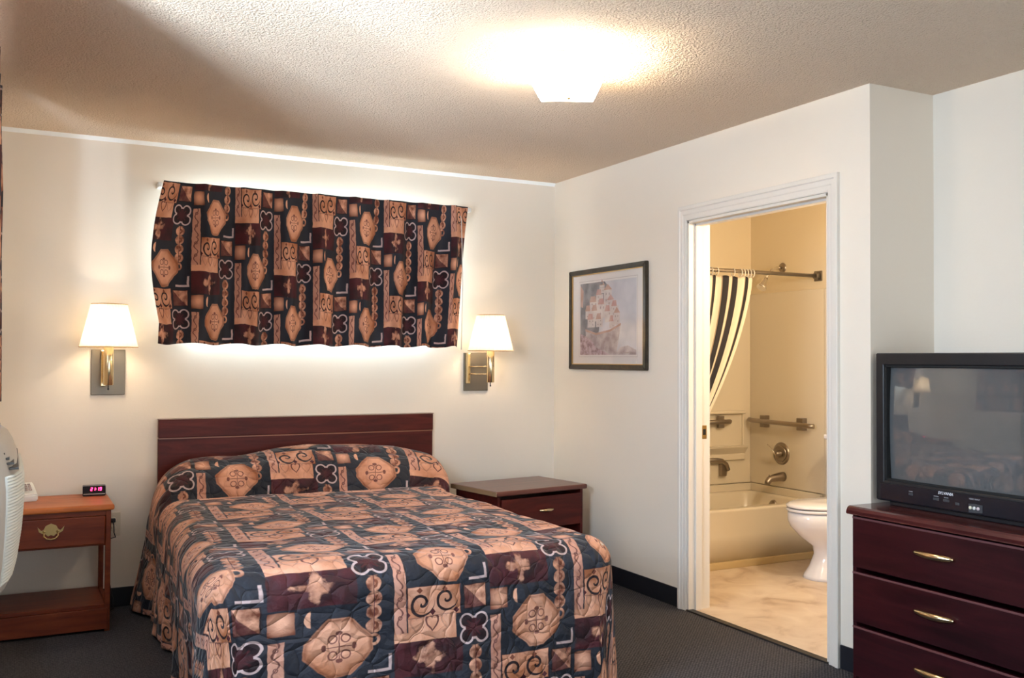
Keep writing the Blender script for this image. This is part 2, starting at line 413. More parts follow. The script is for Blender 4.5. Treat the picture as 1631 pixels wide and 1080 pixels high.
def struct(name, bm, m, parent=None, label=None):
    o = obj(name, bm, m, parent)
    if parent is None: o['kind'] = 'structure'
    if label: o['label'] = label
    return o
def copy_tree(o, parent=None):
    c = o.copy(); COL.objects.link(c); c.parent = parent
    for ch in [x for x in o.children]: copy_tree(ch, c)
    return c

H = 2.44; XL = -3.27; XA = .381; YC = -2.589; YF = -7.2; WT = .13; XB = 1.652; YB = -2.46
# ------------------------------------------------------------------ the room
def wall_with_hole(bm, axis, t0, t1, a0, a1, z0, z1, h):   # wall slab normal to axis with a rectangular hole h=(ha0,ha1,hz0,hz1)
    def b(p0, p1, q0, q1):
        if p1-p0 < 1e-5 or q1-q0 < 1e-5: return
        if axis == 'Y': box(bm, (p0, t0, q0), (p1, t1, q1))
        else: box(bm, (t0, p0, q0), (t1, p1, q1))
    b(a0, h[0], z0, z1); b(h[1], a1, z0, z1); b(h[0], h[1], z0, h[2]); b(h[0], h[1], h[3], z1)
    return bm
W1 = (-2.36, -.76, 1.46, 2.12)       # high window behind the short curtain
W2 = (-4.15, -1.15, 1.16, 2.20)      # side window
DR = (-2.365, -1.390, 0, 2.020)      # bathroom doorway
struct('wall_back', wall_with_hole(nb(), 'Y', 0, .14, XL-.14, 0, 0, H, W1), M_WALL)
struct('wall_left', wall_with_hole(nb(), 'X', XL-.14, XL, YF, 0, 0, H, W2), M_WALL)
struct('wall_right', wall_with_hole(nb(), 'X', 0, .06, YC, 0, 0, H, DR), M_WALL)
bm = nb(); box(bm, (.06, YC, 0), (XA, YC+.06, H)); struct('wall_column', bm, M_WALL)
bm = nb(); box(bm, (XA, YF, 0), (XA+.14, YC+.06, H)); struct('wall_alcove', bm, M_WALL)
W3 = (-2.7, -.1, 0.0, 2.1)
struct('wall_front', wall_with_hole(nb(), 'Y', YF-.14, YF, XL, XA, 0, H, W3), M_WALL)
bm = nb(); box(bm, (XL, YF, H), (XA+.14, .0, H+.1)); struct('ceiling', bm, M_CEIL)
bm = nb(); box(bm, (XL-.14, YF-.14, -.1), (.012, .14, 0)); box(bm, (.012, YF-.14, -.1), (XA+.14, YC+.06, 0)); struct('floor', bm, M_CARPET)
# bathroom shell
struct('wall_bathroom_left', wall_with_hole(nb(), 'X', .06, WT, YC+.06, 0, 0, H, DR), M_BATHW)
bm = nb(); box(bm, (0, 0, 0), (XB+.14, .14, H)); struct('wall_bathroom_back', bm, M_BATHW)
bm = nb(); box(bm, (XB, YC+.06, 0), (XB+.14, 0, H)); struct('wall_bathroom_right', bm, M_BATHW)
bm = nb(); box(bm, (WT, YC+.06, 0), (XB, YC+.12, H)); struct('wall_bathroom_front', bm, M_BATHW)
bm = nb(); box(bm, (.06, YC+.06, H), (XB, 0, H+.1)); struct('ceiling_bathroom', bm, M_WALL)
bm = nb(); box(bm, (.012, YC+.06, -.1), (XB, 0, .003)); struct('floor_bathroom', bm, M_VINYL)
bm = nb(); box(bm, (-.012, DR[0], 0), (.028, DR[1], .008), .003); struct('trim_1', bm, simple('dark_threshold', (.02, .017, .015), .5))
# added white strip, imitating the streak of light atop the back wall
bm = nb(); prism(bm, [(-.016, H), (0, H-.02), (0, H)], 'X', XL+.002, -.002); struct('light_streak_strip', bm, simple('light_streak_white', (.92, .93, .92), .3))
# baseboards
def baseb(name, lo, hi): bm = nb(); box(bm, lo, hi, .003); struct(name, bm, M_BASEB)
baseb('baseboard_back', (XL, -.008, 0), (0, 0, .10))
baseb('baseboard_right', (-.008, -1.322, 0), (0, -.008, .10))
baseb('baseboard_column', (-.008, YC, 0), (0, -2.428, .10))
baseb('baseboard_left', (XL, YF, 0), (XL+.008, -.008, .10))
baseb('baseboard_alcove', (XA-.008, YF, 0), (XA, YC-.005, .10))
bm = nb(); box(bm, (XA-.0, 0, 0), (XA, 0, 0)) ; bm.free()
# door casing + jamb + stop
bm = nb()
cy0, cy1, czt = DR[0]-.061, DR[1]+.066, 2.10
rows = []
for w_, d in ((0, 0), (0, .016), (.003, .019), (.016, .019), (.020, .014), (.036, .013), (.040, .010), (.056, .010), (.0615, .007), (.0625, -.002)):
    rows.append([bm.verts.new((-d, cy0+w_, 0)), bm.verts.new((-d, cy0+w_, czt-w_*1.25)), bm.verts.new((-d, cy1-w_, czt-w_*1.25)), bm.verts.new((-d, cy1-w_, 0))])
for a, b_ in zip(rows, rows[1:]):
    for k in range(3): bm.faces.new((a[k], a[k+1], b_[k+1], b_[k]))
cs = struct('trim_3', bm, M_TRIM)
bm = nb()
box(bm, (-.004, DR[0], 0), (WT+.004, DR[0]+.012, DR[3])); box(bm, (-.004, DR[1]-.012, 0), (WT+.004, DR[1], DR[3])); box(bm, (-.004, DR[0], DR[3]-.012), (WT+.004, DR[1], DR[3]))
box(bm, (.075, DR[0]+.012, 0), (WT-.01, DR[0]+.024, DR[3]-.012), .002); box(bm, (.035, DR[1]-.024, 0), (.075, DR[1]-.012, DR[3]-.012), .002); box(bm, (.035, DR[0]+.012, DR[3]-.024), (.075, DR[1]-.012, DR[3]-.012), .002)
jb = struct('door_1', bm, M_TRIM)
bm = nb(); box(bm, (.080, DR[1]-.0145, .885), (.112, DR[1]-.012, .955), .001); box(bm, (.087, DR[1]-.0155, .905), (.105, DR[1]-.0142, .935), .0005, 1)
obj('strike_plate', bm, [M_OBRASS, M_RUBBER], jb)
# windows
def window(name, axis, t, a0, a1, z0, z1, mull):
    e = bpy.data.objects.new(name, None); COL.objects.link(e); e['kind'] = 'structure'
    def b(bm, p0, p1, q0, q1, d0, d1):
        if axis == 'Y': box(bm, (p0, t+d0, q0), (p1, t+d1, q1), .003)
        else: box(bm, (t+d0, p0, q0), (t+d1, p1, q1), .003)
    bm = nb(); w_ = .045
    for (p0, p1, q0, q1) in ((a0, a0+w_, z0, z1), (a1-w_, a1, z0, z1), (a0+w_, a1-w_, z0, z0+w_), (a0+w_, a1-w_, z1-w_, z1)): b(bm, p0, p1, q0, q1, -.025, .025)
    for q in mull: b(bm, a0+(a1-a0)*q-.02, a0+(a1-a0)*q+.02, z0+w_, z1-w_, -.02, .02)
    obj('window_frame', bm, M_WHITE, e)
    bm = nb(); b(bm, a0+w_-.003, a1-w_+.003, z0+w_-.003, z1-w_+.003, -.003, .003); obj('window_pane', bm, M_GLASS, e)
    return e
window('window_1', 'Y', .10, *W1, (.5,))
window('window_2', 'X', XL-.10, *W2, (.33, .67))
window('added_window_3', 'Y', YF-.10, W3[0], W3[1], .0, W3[3], (.5,))  # unseen glazing added behind the viewer to let extra daylight in

# ------------------------------------------------------------------ printed curtain over the high window
def curtain_mesh(x0, x1, z0, z1, y, fold_n, amp, wob, dens=(260, 40), ph=.3, off=0.0, sag=None, cloth=1.70):
    bm = nb(); uvl = bm.loops.layers.uv.new('UVMap'); nx, nz = dens; g = []
    for j in range(nz+1):
        t = j/nz; row = []
        for i in range(nx+1):
            s = i/nx; x = x0+(x1-x0)*s; z = z1+(z0-z1)*t
            q = s*fold_n
            pinch = max(0, 1-t*7)
            a = amp*(.35+.65*min(1, t*3))*(1-.35*pinch)
            d = a*(math.sin(2*PI*q+ph+.5*math.sin(q*1.7+t*1.3))+.35*math.sin(4*PI*q+1.2+t*2))
            d += pinch*.012*max(0, math.cos(2*PI*(s*fold_n)))**6
            x += wob(s, t)+a*.35*math.cos(2*PI*q+ph)
            zz = z+(sag(s, t) if sag else 0)
            row.append((Vector((x, y-d+off, zz)), (s*(x1-x0)*cloth, t*(z1-z0))))
        g.append(row)
    vs = [[bm.verts.new(p) for p, _ in r] for r in g]
    for j in range(nz):
        for i in range(nx):
            f = bm.faces.new((vs[j][i], vs[j+1][i], vs[j+1][i+1], vs[j][i+1])); f.smooth = True
            for lp, (jj, ii) in zip(f.loops, ((j, i), (j+1, i), (j+1, i+1), (j, i+1))): lp[uvl].uv = g[jj][ii][1]
    return bm
M_CURT = print_cloth('printed_curtain_cloth', .085, -.007, False)
ct = thing('window_curtain', 'short pinch-pleated curtain in black, rust and peach tribal print above the bed', 'curtain', (-1.55, -.10, 1.37))
def wobL(s, t): return -.055*math.sin(PI*min(1, t*1.15))*max(0, 1-s*9)-.03*t*max(0, 1-s*6)-.055*t*max(0, (s-.75)*4)
def sagC(s, t): return -.010*t*math.sin(2*PI*s*8.)*.6
P0 = Vector(ct.location)
def shift(o): o.data.transform(Matrix.Translation(-P0)); return o
o = shift(obj('fabric', curtain_mesh(-2.43, -.665, 1.368, 2.222, -.104, 8.5, .036, wobL, sag=sagC), M_CURT, ct))
md = o.modifiers.new('t', 'SOLIDIFY'); md.thickness = .002; md.offset = -1
o = shift(obj('lining', curtain_mesh(-2.43, -.665, 1.378, 2.212, -.094, 8.5, .036, wobL, dens=(260, 40), sag=sagC), M_LINING, ct)); o['label'] = 'white lining behind the print'
bm = nb(); tube(bm, [(-2.44, -.030, 2.205), (-.655, -.030, 2.205)], .006); box(bm, (-.672, -.10, 2.192), (-.645, 0, 2.218), .003); box(bm, (-2.45, -.08, 2.192), (-2.43, 0, 2.218), .003)
shift(obj('curtain_rod', bm, M_WHITE, ct))
bm = nb(); tube(bm, [(-.722, -.125, 2.14), (-.715, -.135, 1.75), (-.722, -.135, 1.352)], .0028, 8); tube(bm, [(-.722, -.125, 2.14), (-.72, -.075, 2.205)], .002, 6)
shift(obj('draw_wand', bm, M_WHITE, ct))

# side window curtains
M_CURT2 = print_cloth('printed_side_curtain_cloth', .1, .1, False)
def side_curtain(y0, y1, label):
    bm = curtain_mesh(0, y1-y0, 1.115, 2.335, 0, 7*(y1-y0)/1.2, .024, lambda s, t: 0, dens=(120, 24))
    e = thing('side_window_curtain', label, 'curtain', (XL+.085, y0, 1.115))
    for v in bm.verts: v.co = Vector((-v.co.y, v.co.x, v.co.z-1.115))
    o = obj('fabric', bm, M_CURT2, e); md = o.modifiers.new('t', 'SOLIDIFY'); md.thickness = .003
    bm = nb(); tube(bm, [(-.02, -.02, 1.215), (-.02, y1-y0+.02, 1.215)], .006); box(bm, (-.085, y1-y0, 1.20), (-.01, y1-y0+.012, 1.23)); box(bm, (-.085, -.012, 1.20), (-.01, 0, 1.23))
    obj('curtain_rod', bm, M_WHITE, e)
side_curtain(-2.62, -1.02, 'dark printed curtain edge at the side window beside the air conditioner')
side_curtain(-4.9, -3.55, 'dark printed curtain panel at the near end of the side window')

# ------------------------------------------------------------------ bed
BX0, BX1, BY, BZ = -2.455, -.985, -2.235, .592
def wood_board(bm, lo, hi, bev=.004): return box(bm, lo, hi, bev)
hb = thing('headboard', 'dark mahogany panel headboard against the wall behind the bed', 'headboard', (-1.645, -.02, .35))
bm = nb(); box(bm, (-.782, -.015, -.0), (.782, .018, .515), .003); obj('panel', bm, M_MAHX, hb)
bm = nb(); box(bm, (-.782, -.024, .52), (.782, .018, .617), .004); obj('top_rail', bm, M_MAHX, hb)
bm = nb(); box(bm, (-.780, -.020, .513), (.780, .015, .521)); obj('groove_strip', bm, simple('worn_gold_groove', (.26, .10, .05), .35), hb)
bm = nb(); box(bm, (-.784, -.026, .6165), (.784, .018, .6215), .001); o = obj('edge_band', bm, simple('light_worn_edge', (.32, .22, .17), .4), hb)
bd = thing('bed', 'bed mattress and box spring under the printed bedspread', 'bed', ((BX0+BX1)/2, BY/2-.02, 0))
hwm = (BX1-BX0)/2-.025; hl = abs(BY)/2-.05
bm = nb(); box(bm, (-hwm, -hl, .33), (hwm, hl, BZ-.012), .05, seg=4); obj('mattress', bm, simple('mattress_ticking', (.7, .68, .62), .9, bump=.2), bd)
bm = nb(); box(bm, (-hwm+.01, -hl+.01, .14), (hwm-.01, hl-.01, .33), .02); obj('box_spring', bm, simple('box_spring_cloth', (.5, .48, .44), .9), bd)
for sx in (-1, 1):
    for sy in (-1, 1):
        bm = nb(); tube(bm, [(sx*(hwm-.12), sy*(hl-.12), 0), (sx*(hwm-.12), sy*(hl-.12), .145)], .022); obj('leg', bm, M_BLACK, bd)

def spread():
    bm = nb(); uvl = bm.loops.layers.uv.new('UVMap')
    r = .105; cx = (BX0+BX1)/2; hw = (BX1-BX0)/2-r; Lf = -BY-.02-r
    drop = .595
    nu, nv = 330, 350
    U0 = hw+drop+.04; V1 = Lf+drop+.04
    g = []
    for j in range(nv+1):
        v = V1*j/nv; row = []
        for i in range(nu+1):
            u = -U0+2*U0*i/nu
            ou = max(0, abs(u)-hw); ov = max(0, v-Lf); s = max(ou, ov); sg = 1 if u > 0 else -1
            bx = max(-hw, min(hw, u)); by = min(v, Lf)
            # direction of overhang
            if s > 0:
                phi = math.atan2(ov, ou) if (ou > 0 and ov > 0) else (0 if ov == 0 else PI/2)
                d = Vector((math.cos(phi)*sg, math.sin(phi)))
            else: phi = 0; d = Vector((0, 0))
            arc = r*PI/2
            if s < arc: a = s/r; out = r*math.sin(a); dn = r*(1-math.cos(a))
            else: out = r; dn = r+(s-arc)
            hang = max(0, dn-r)/drop
            # flare and hanging folds
            pos = (v if ov == 0 else 0)+(u if ou == 0 else 0)
            fl = (.022 if sg > 0 else .030)*hang
            skew = -.115*(min(v, Lf)/Lf)**1.3*min(1, abs(u)/hw)**2 if u < 0 else 0
            corner = 1 if (ou > 0 and ov > 0) else 0
            if corner:
                c2 = math.sin(2*phi)
                fl += hang*((.004 if sg > 0 else .07)*c2**2+.02*c2*math.sin(phi*9))
            if ou > 0 and ov == 0:
                k = .012+.016*(1 if sg < 0 else .6)
                fl += hang*k*math.sin(v*9.5+.8)+hang*(.013 if sg < 0 else .006)*math.sin(v*27+1+2*hang)+hang*(.006 if sg < 0 else 0)*math.sin(v*51)
                if sg < 0: fl += hang*(.055*math.exp(-((v-.12)/.30)**2)+.02-.10*min(v, Lf)/Lf)
            if ov > 0 and ou == 0: fl += hang*(.012*math.sin(u*8.0+1)+.005*math.sin(u*21))
            x = cx+bx+skew+d.x*(out+fl); y = -.02-(by+(d.y*(out+fl))); z = BZ-dn
            # pillows under the spread
            if v < .50:
                t = v/.40
                prof = 0
                if t < 1: prof = (1-abs(2*t-.92)**3.2) if abs(2*t-.92) < 1 else 0
                if t < .46: prof = max(prof, .90*(1-((.46-t)/.46)**4*.45))
                prof = max(0, prof)
                e = abs(u)/(hw+r+(.03 if u < 0 else .09))
                fall = max(0, 1-e**5)**.8 if e < 1 else 0
                lump = 1+.05*math.sin(u*6.0+1.2)+.04*math.cos(u*11.)+.07*(math.exp(-((u-.25)/.32)**2))
                hgt = .205*prof*fall*lump
                z += hgt
                if .30 < v < .47 and fall > 0:      # overhanging front of the pillow roll
                    y -= .028*fall*math.sin(PI*min(1, max(0, (v-.28)/.12)))
                    if v > .385: z -= .014*fall*math.exp(-((v-.405)/.02)**2)
                if u > 0: x += .10*min(1, (u/hw))**3*math.exp(-((v-.27)/.20)**2)*max(0, 1-max(0, s-.1)/.3)
                # puffed out sides beside the pillows
                if ou > 0: x += sg*.02*math.exp(-((v-.2)/.2)**2)*math.sin(PI*min(1, s/.3))
            # soft unevenness
            q = noise.noise(Vector((u*3.1, v*3.1, 1.7)))*.012*(1 if s == 0 else .4)
            q += noise.noise(Vector((u*9, v*9, 4.2)))*.005
            n_ = Vector((d.x*min(1, s/arc), -d.y*min(1, s/arc), 1-min(1, s/arc)))
            p = Vector((x, y, z))+n_.normalized()*q
            if p.z < .012: p.z = .012+.002*math.sin(u*30+v*30)
            if p.y > -.048: p.y = -.048
            row.append((p, (u, v)))
        g.append(row)
    j0 = int(.55/V1*nv)                  # true cloth length over the pillow roll
    for i in range(nu+1):
        acc = V1*j0/nv
        for j in range(j0-1, -1, -1):
            if .40 < g[j][i][1][1] < .44: acc -= .075/((.04/V1)*nv)
            acc -= (g[j+1][i][0]-g[j][i][0]).length; g[j][i] = (g[j][i][0], (g[j][i][1][0], acc))
    vs = [[bm.verts.new(p) for p, _ in rr] for rr in g]
    for j in range(nv):
        for i in range(nu):
            f = bm.faces.new((vs[j][i], vs[j+1][i], vs[j+1][i+1], vs[j][i+1])); f.smooth = True
            for lp, (jj, ii) in zip(f.loops, ((j, i), (j+1, i), (j+1, i+1), (j, i+1))): lp[uvl].uv = g[jj][ii][1]
    return bm
M_SPREAD = print_cloth('quilted_print_cloth', .56, .225, True)
o = obj('bedspread', spread(), M_SPREAD); tag(o, 'quilted bedspread in navy, maroon and peach tribal print draped over the bed', 'bedspread')
md = o.modifiers.new('t', 'SOLIDIFY'); md.thickness = .006; md.offset = 0

# ------------------------------------------------------------------ nightstands
ns = thing('nightstand', 'reddish cherry nightstand with open shelf, below the left wall lamp', 'nightstand', (-2.945, -.255, 0))
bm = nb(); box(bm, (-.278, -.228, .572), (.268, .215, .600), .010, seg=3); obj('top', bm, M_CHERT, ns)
for s in (-1, 1):
    for y0 in (-.205, .181):
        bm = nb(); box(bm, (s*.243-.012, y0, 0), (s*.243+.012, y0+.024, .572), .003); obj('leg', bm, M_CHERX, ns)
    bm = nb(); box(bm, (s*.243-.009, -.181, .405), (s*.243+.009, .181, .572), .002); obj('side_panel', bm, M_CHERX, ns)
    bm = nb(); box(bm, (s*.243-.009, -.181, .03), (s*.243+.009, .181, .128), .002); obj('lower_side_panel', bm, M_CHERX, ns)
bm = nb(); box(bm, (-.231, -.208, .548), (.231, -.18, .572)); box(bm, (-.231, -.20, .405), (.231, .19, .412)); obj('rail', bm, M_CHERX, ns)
dw = thing('x', 'x', 'x'); bpy.data.objects.remove(dw)
bm = nb(); box(bm, (-.229, -.215, .412), (.229, -.195, .546), .005); box(bm, (-.22, -.195, .42), (.22, .17, .53))
dw = obj('drawer', bm, M_CHERX, ns)
bm = nb()
pl = [(-.056, .030), (-.040, .012), (-.030, .018), (-.022, .034), (0, .044), (.022, .034), (.030, .018), (.040, .012), (.056, .030), (.050, .008), (.034, -.002), (.022, -.004), (.012, -.014), (0, -.008), (-.012, -.014), (-.022, -.004), (-.034, -.002), (-.050, .008)]
prism(bm, [(x, z) for x, z in pl], 'Y', -.2185, -.214)
tube(bm, [(-.028, -.222, .008), (-.030, -.226, -.012), (-.018, -.230, -.024), (0, -.231, -.027), (.018, -.230, -.024), (.030, -.226, -.012), (.028, -.222, .008)], .0035, 8)
for sx in (-1, 1): lathe(bm, [(.0, -.226), (.006, -.226), (.007, -.218), (.004, -.214)], (sx*.028, 0, .008), 'Y', 12)
o = obj('bail_pull', bm, M_OBRASS, dw, (-.003, 0, .482)); o['label'] = 'antique brass batwing pull'
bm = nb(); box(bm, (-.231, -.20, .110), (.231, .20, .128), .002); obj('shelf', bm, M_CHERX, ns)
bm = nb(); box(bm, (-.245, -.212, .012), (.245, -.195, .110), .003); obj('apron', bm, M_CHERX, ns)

ns2 = thing('nightstand', 'dark brown nightstand with bar pull, in the corner right of the bed', 'nightstand', (-.452, -.385, 0), math.radians(8.5))
bm = nb(); box(bm, (-.335, -.238, .537), (.320, .232, .565), .008, seg=3); obj('top', bm, M_MAHTOP, ns2)
bm = nb(); box(bm, (-.3365, -.236, .538), (-.3335, .230, .5635)); o = obj('edge_band', bm, M_TAN, ns2); o['label'] = 'worn tan edge strip'
for s in (-1, 1):
    bm = nb(); box(bm, (s*.298-.009, -.21, 0), (s*.298+.009, .215, .537), .002); obj('side_panel', bm, M_MAHX, ns2)
bm = nb(); box(bm, (-.289, .195, .02), (.289, .21, .52)); obj('back_panel', bm, M_MAHX, ns2)
bm = nb(); box(bm, (-.287, -.224, .335), (.287, -.205, .515), .003); box(bm, (-.28, -.205, .345), (.28, .18, .50)); dw = obj('drawer', bm, M_MAHX, ns2)
def bar_pull(y, w_, parent, loc, rz=0):
    bm = nb(); n = 13; pts = [(-w_/2+w_*i/(n-1), -y-.012*math.sin(PI*i/(n-1))-.006, 0) for i in range(n)]
    rr = [.0045+.006*math.sin(PI*i/(n-1))**.7 for i in range(n)]
    tube(bm, pts, rr, 10)
    for s in (-1, 1): tube(bm, [(s*w_*.42, -y, 0), (s*w_*.42, -y-.012, 0)], .004, 8)
    return obj('handle', bm, M_BRASS, parent, loc)
bar_pull(.224, .105, dw, (.02, 0, .437))
bm = nb(); box(bm, (-.289, -.20, .10), (.289, .195, .118)); obj('shelf', bm, M_MAHX, ns2)
bm = nb(); box(bm, (-.289, -.205, .0), (.289, -.19, .098)); obj('kick_board', bm, M_MAHX, ns2)

# ------------------------------------------------------------------ clock and phone
ck = thing('alarm_clock', 'black digital alarm clock with red numerals on the cherry nightstand', 'clock', (-2.742, -.12, .601), math.radians(-3)); ck.scale = (.86, .9, .95)
bm = nb(); prism(bm, [(-.045, .0), (.05, .0), (.05, .042), (.03, .052), (-.022, .050), (-.045, .018)], 'X', -.062, .062)
bmesh.ops.bevel(bm, geom=bm.edges[:], offset=.003, segments=2, affect='EDGES'); obj('case', bm, M_BLACKG, ck)
bm = nb(); box(bm, (-.058, -.048, .008), (.058, -.040, .013), .001); o = obj('button_strip', bm, simple('pewter_strip', (.35, .30, .25), .3, .6), ck)
SEG = {'a': ((-.5, 1), (.5, 1)), 'b': ((.5, 1), (.5, 0)), 'c': ((.5, 0), (.5, -1)), 'd': ((-.5, -1), (.5, -1)), 'e': ((-.5, 0), (-.5, -1)), 'f': ((-.5, 1), (-.5, 0)), 'g': ((-.5, 0), (.5, 0))}
DG = {'2': 'abged', '1': 'bc', '9': 'abcdfg'}
bm = nb(); nrm = Vector((0, -.812, .584)); up = Vector((0, .584, .812)); base = Vector((0, -.0335, .034))
def segs(cx, ch):
    for s in DG[ch]:
        a, b_ = SEG[s]; A = base+Vector((cx+a[0]*.0088+a[1]*.0008, 0, 0))+up*a[1]*.0085+nrm*.0016; B = base+Vector((cx+b_[0]*.0088+b_[1]*.0008, 0, 0))+up*b_[1]*.0085+nrm*.0016
        tube(bm, [A, B], .0015, 6)
for cx, ch in zip((-.014, .000, .019, .034), '2119'): segs(cx, ch)
for q in (-.4, .4): tube(bm, [base+Vector((.0095, 0, 0))+up*q*.0085+nrm*.001, base+Vector((.0095, 0, 0))+up*q*.0085+nrm*.003], .0014, 6)
obj('time_digits', bm, M_LED, ck)
ph = thing('telephone', 'small white telephone on the cherry nightstand beside the air conditioner', 'telephone', (-3.062, -.17, .601), math.radians(8)); ph.scale = (1, 1, 1.5)
bm = nb(); prism(bm, [(-.07, 0), (.075, 0), (.075, .052), (-.07, .022)], 'X', -.055, .055)
bmesh.ops.bevel(bm, geom=bm.edges[:], offset=.005, segments=2, affect='EDGES'); obj('base', bm, M_WHITE, ph)
bm = nb()
for i in range(3):
    for j in range(4): box(bm, (.002+i*.016-.012, -.045+j*.02, .033+j*.0042), (.013+i*.016-.012, -.032+j*.02, .038+j*.0042), .001)
obj('keypad', bm, simple('grey_keys', (.45, .36, .33), .5), ph)
bm = nb(); tube(bm, [(-.034, -.058, .032), (-.034, -.05, .044), (-.034, 0, .052), (-.034, .045, .064), (-.034, .058, .056)], [.012, .014, .010, .014, .012], 10); obj('handset', bm, M_WHITE, ph)

# ------------------------------------------------------------------ outlet, plug and cord
ou = thing('wall_outlet', 'ivory wall outlet plate between the cherry nightstand and the bed', 'outlet', (-2.641, 0, .43))
bm = nb(); box(bm, (-.036, -.006, -.061), (.036, 0, .061), .003); obj('plate', bm, M_IVORY, ou)
for dz in (-.02, .02):
    bm = nb(); lathe(bm, [(0, -.0085), (.015, -.0085), (.017, -.006)], (0, 0, dz), 'Y', 20)
    for sx in (-1, 1): box(bm, (sx*.006-.001, -.0089, dz-.004), (sx*.006+.001, -.0084, dz+.006), 0, 1)
    obj('socket', bm, [M_IVORY, M_RUBBER], ou)
pg = thing('plug_and_cord', 'black plug with a thin cord hanging from the wall outlet', 'cord', (-2.643, -.009, .452))
bm = nb(); box(bm, (-.012, -.026, -.010), (.012, 0, .010), .003); obj('plug', bm, M_BLACK, pg)
bm = nb(); tube(bm, [(0, -.026, -.004), (.002, -.04, -.02), (.004, -.035, -.06), (.012, -.03, -.085), (-.012, -.03, -.090), (-.02, -.02, -.12), (-.018, -.015, -.30), (.004, -.02, -.40), (.006, -.05, -.446), (-.02, -.08, -.449)], .0028, 8); obj('cord', bm, M_BLACK, pg)

# ------------------------------------------------------------------ wall lamps
def wall_lamp(label, plate_x, dx, ry):
    z0 = 1.10
    e = thing('wall_lamp', label, 'lamp', (plate_x, 0, z0), group='swing-arm wall lamps beside the bed')
    bm = nb(); box(bm, (-.082, -.012, 0), (.082, 0, .235), .003); obj('back_plate', bm, M_PLATE, e)
    bm = nb(); box(bm, (-.038 if dx < .02 else -.075, -.040, .045), (-.012 if dx < .02 else -.050, -.012, .232), .004); obj('pivot_bracket', bm, M_BRASS, e)
    c = Vector((dx, -ry, 0))
    bm = nb()
    xp = -.025 if dx < .02 else -.062
    for z in (.105, .150): tube(bm, [(xp, -.035, z), (xp*.6+dx*.2, -.07 if dx < .02 else -.09, z), (dx, -ry, z)], .004, 8)
    obj('swing_arm', bm, M_BRASS, e)
    bm = nb(); lathe(bm, [(0, .055), (.022, .055), (.024, .058), (.024, .245), (.015, .26), (0, .262)], c, 'Z', 24); obj('socket_tube', bm, M_BRASS, e)
    bm = nb(); lathe(bm, [(0, .030), (.004, .031), (.0045, .037), (.0025, .042), (.0025, .056)], c, 'Z', 10); obj('switch', bm, M_BLACK, e)
    bm = nb(); n = 64; pr = [(.137, 0), (.084, .218)]
    rings = []
    for r, z in pr:
        rings.append([bm.verts.new(c+Vector(((r+(.0012 if k % 2 else -.0012))*math.cos(2*PI*k/n), (r+(.0012 if k % 2 else -.0012))*math.sin(2*PI*k/n), .245+z))) for k in range(n)])
    for k in range(n): bm.faces.new((rings[0][k], rings[0][(k+1) % n], rings[1][(k+1) % n], rings[1][k]))
    for v in bm.verts: v.co -= c+Vector((0, 0, .245))
    sh = obj('lamp_shade', bm, M_SHADE, e, c+Vector((0, 0, .245)))
    bm = nb()
    for nm_, r, z in (('bottom_ring', .138, .002),): tube(bm, [(r*math.cos(2*PI*k/40), r*math.sin(2*PI*k/40), z) for k in range(40)], .0025, 6, closed=True)
    bm2 = bm; bm = nb(); tube(bm, [(.085*math.cos(2*PI*k/40), .085*math.sin(2*PI*k/40), .217) for k in range(40)], .0025, 6, closed=True)
    for k in range(3): tube(bm, [(0, 0, .205), (.084*math.cos(k*2.094), .084*math.sin(k*2.094), .215)], .0012, 6)
    obj('bottom_ring', bm2, M_SHTRIM, sh); obj('top_ring', bm, M_SHTRIM, sh)
    bm = nb(); lathe(bm, [(0, .262), (.012, .264), (.014, .28), (.028, .315), (.030, .335), (.022, .358), (0, .368)], c, 'Z', 20); obj('bulb', bm, M_BULB, e)
    point('lamp_bulb_light', Vector((plate_x, 0, z0))+c+Vector((0, 0, .335)), 29, (1, .80, .60), .03)
    return e
wall_lamp('brass wall lamp with lit cream shade above the cherry nightstand, left of the curtain', -2.675, -.012, .17)
wall_lamp('brass swing-arm wall lamp with lit cream shade, right of the short curtain', -.565, .022, .17)

# ------------------------------------------------------------------ ceiling light
cl = thing('ceiling_light', 'square bent frosted glass ceiling light, lit', 'ceiling light', (-1.24, -2.25, 2.44), -.47)
bm = nb(); box(bm, (-.13, -.13, -.022), (.13, .13, 0), .006); obj('canopy', bm, M_WHITE, cl)
bm = nb(); n = 40; g = []
for j in range(n+1):
    row = []
    for i in range(n+1):
        a, b_ = -1+2*i/n, -1+2*j/n; m_ = max(abs(a), abs(b_)); q = m_**4
        z = -.132+.004*m_**2+.095*max(0, (m_-.80)/.20)**1.2
        k_ = (.120+.016*max(0, (m_-.80)/.20)+.010*min(abs(a), abs(b_))**2)
        row.append(bm.verts.new((a*k_, b_*k_, z)))
    g.append(row)
for j in range(n):
    for i in range(n): f = bm.faces.new((g[j][i], g[j][i+1], g[j+1][i+1], g[j+1][i])); f.smooth = True
gl = obj('glass_shade', bm, M_LITGLASS, cl); md = gl.modifiers.new('t', 'SOLIDIFY'); md.thickness = .005
bm = nb(); lathe(bm, [(0, -.148), (.006, -.146), (.007, -.140), (.004, -.136), (.003, -.02)], (0, 0, 0), 'Z', 12); obj('finial', bm, M_OBRASS, cl)

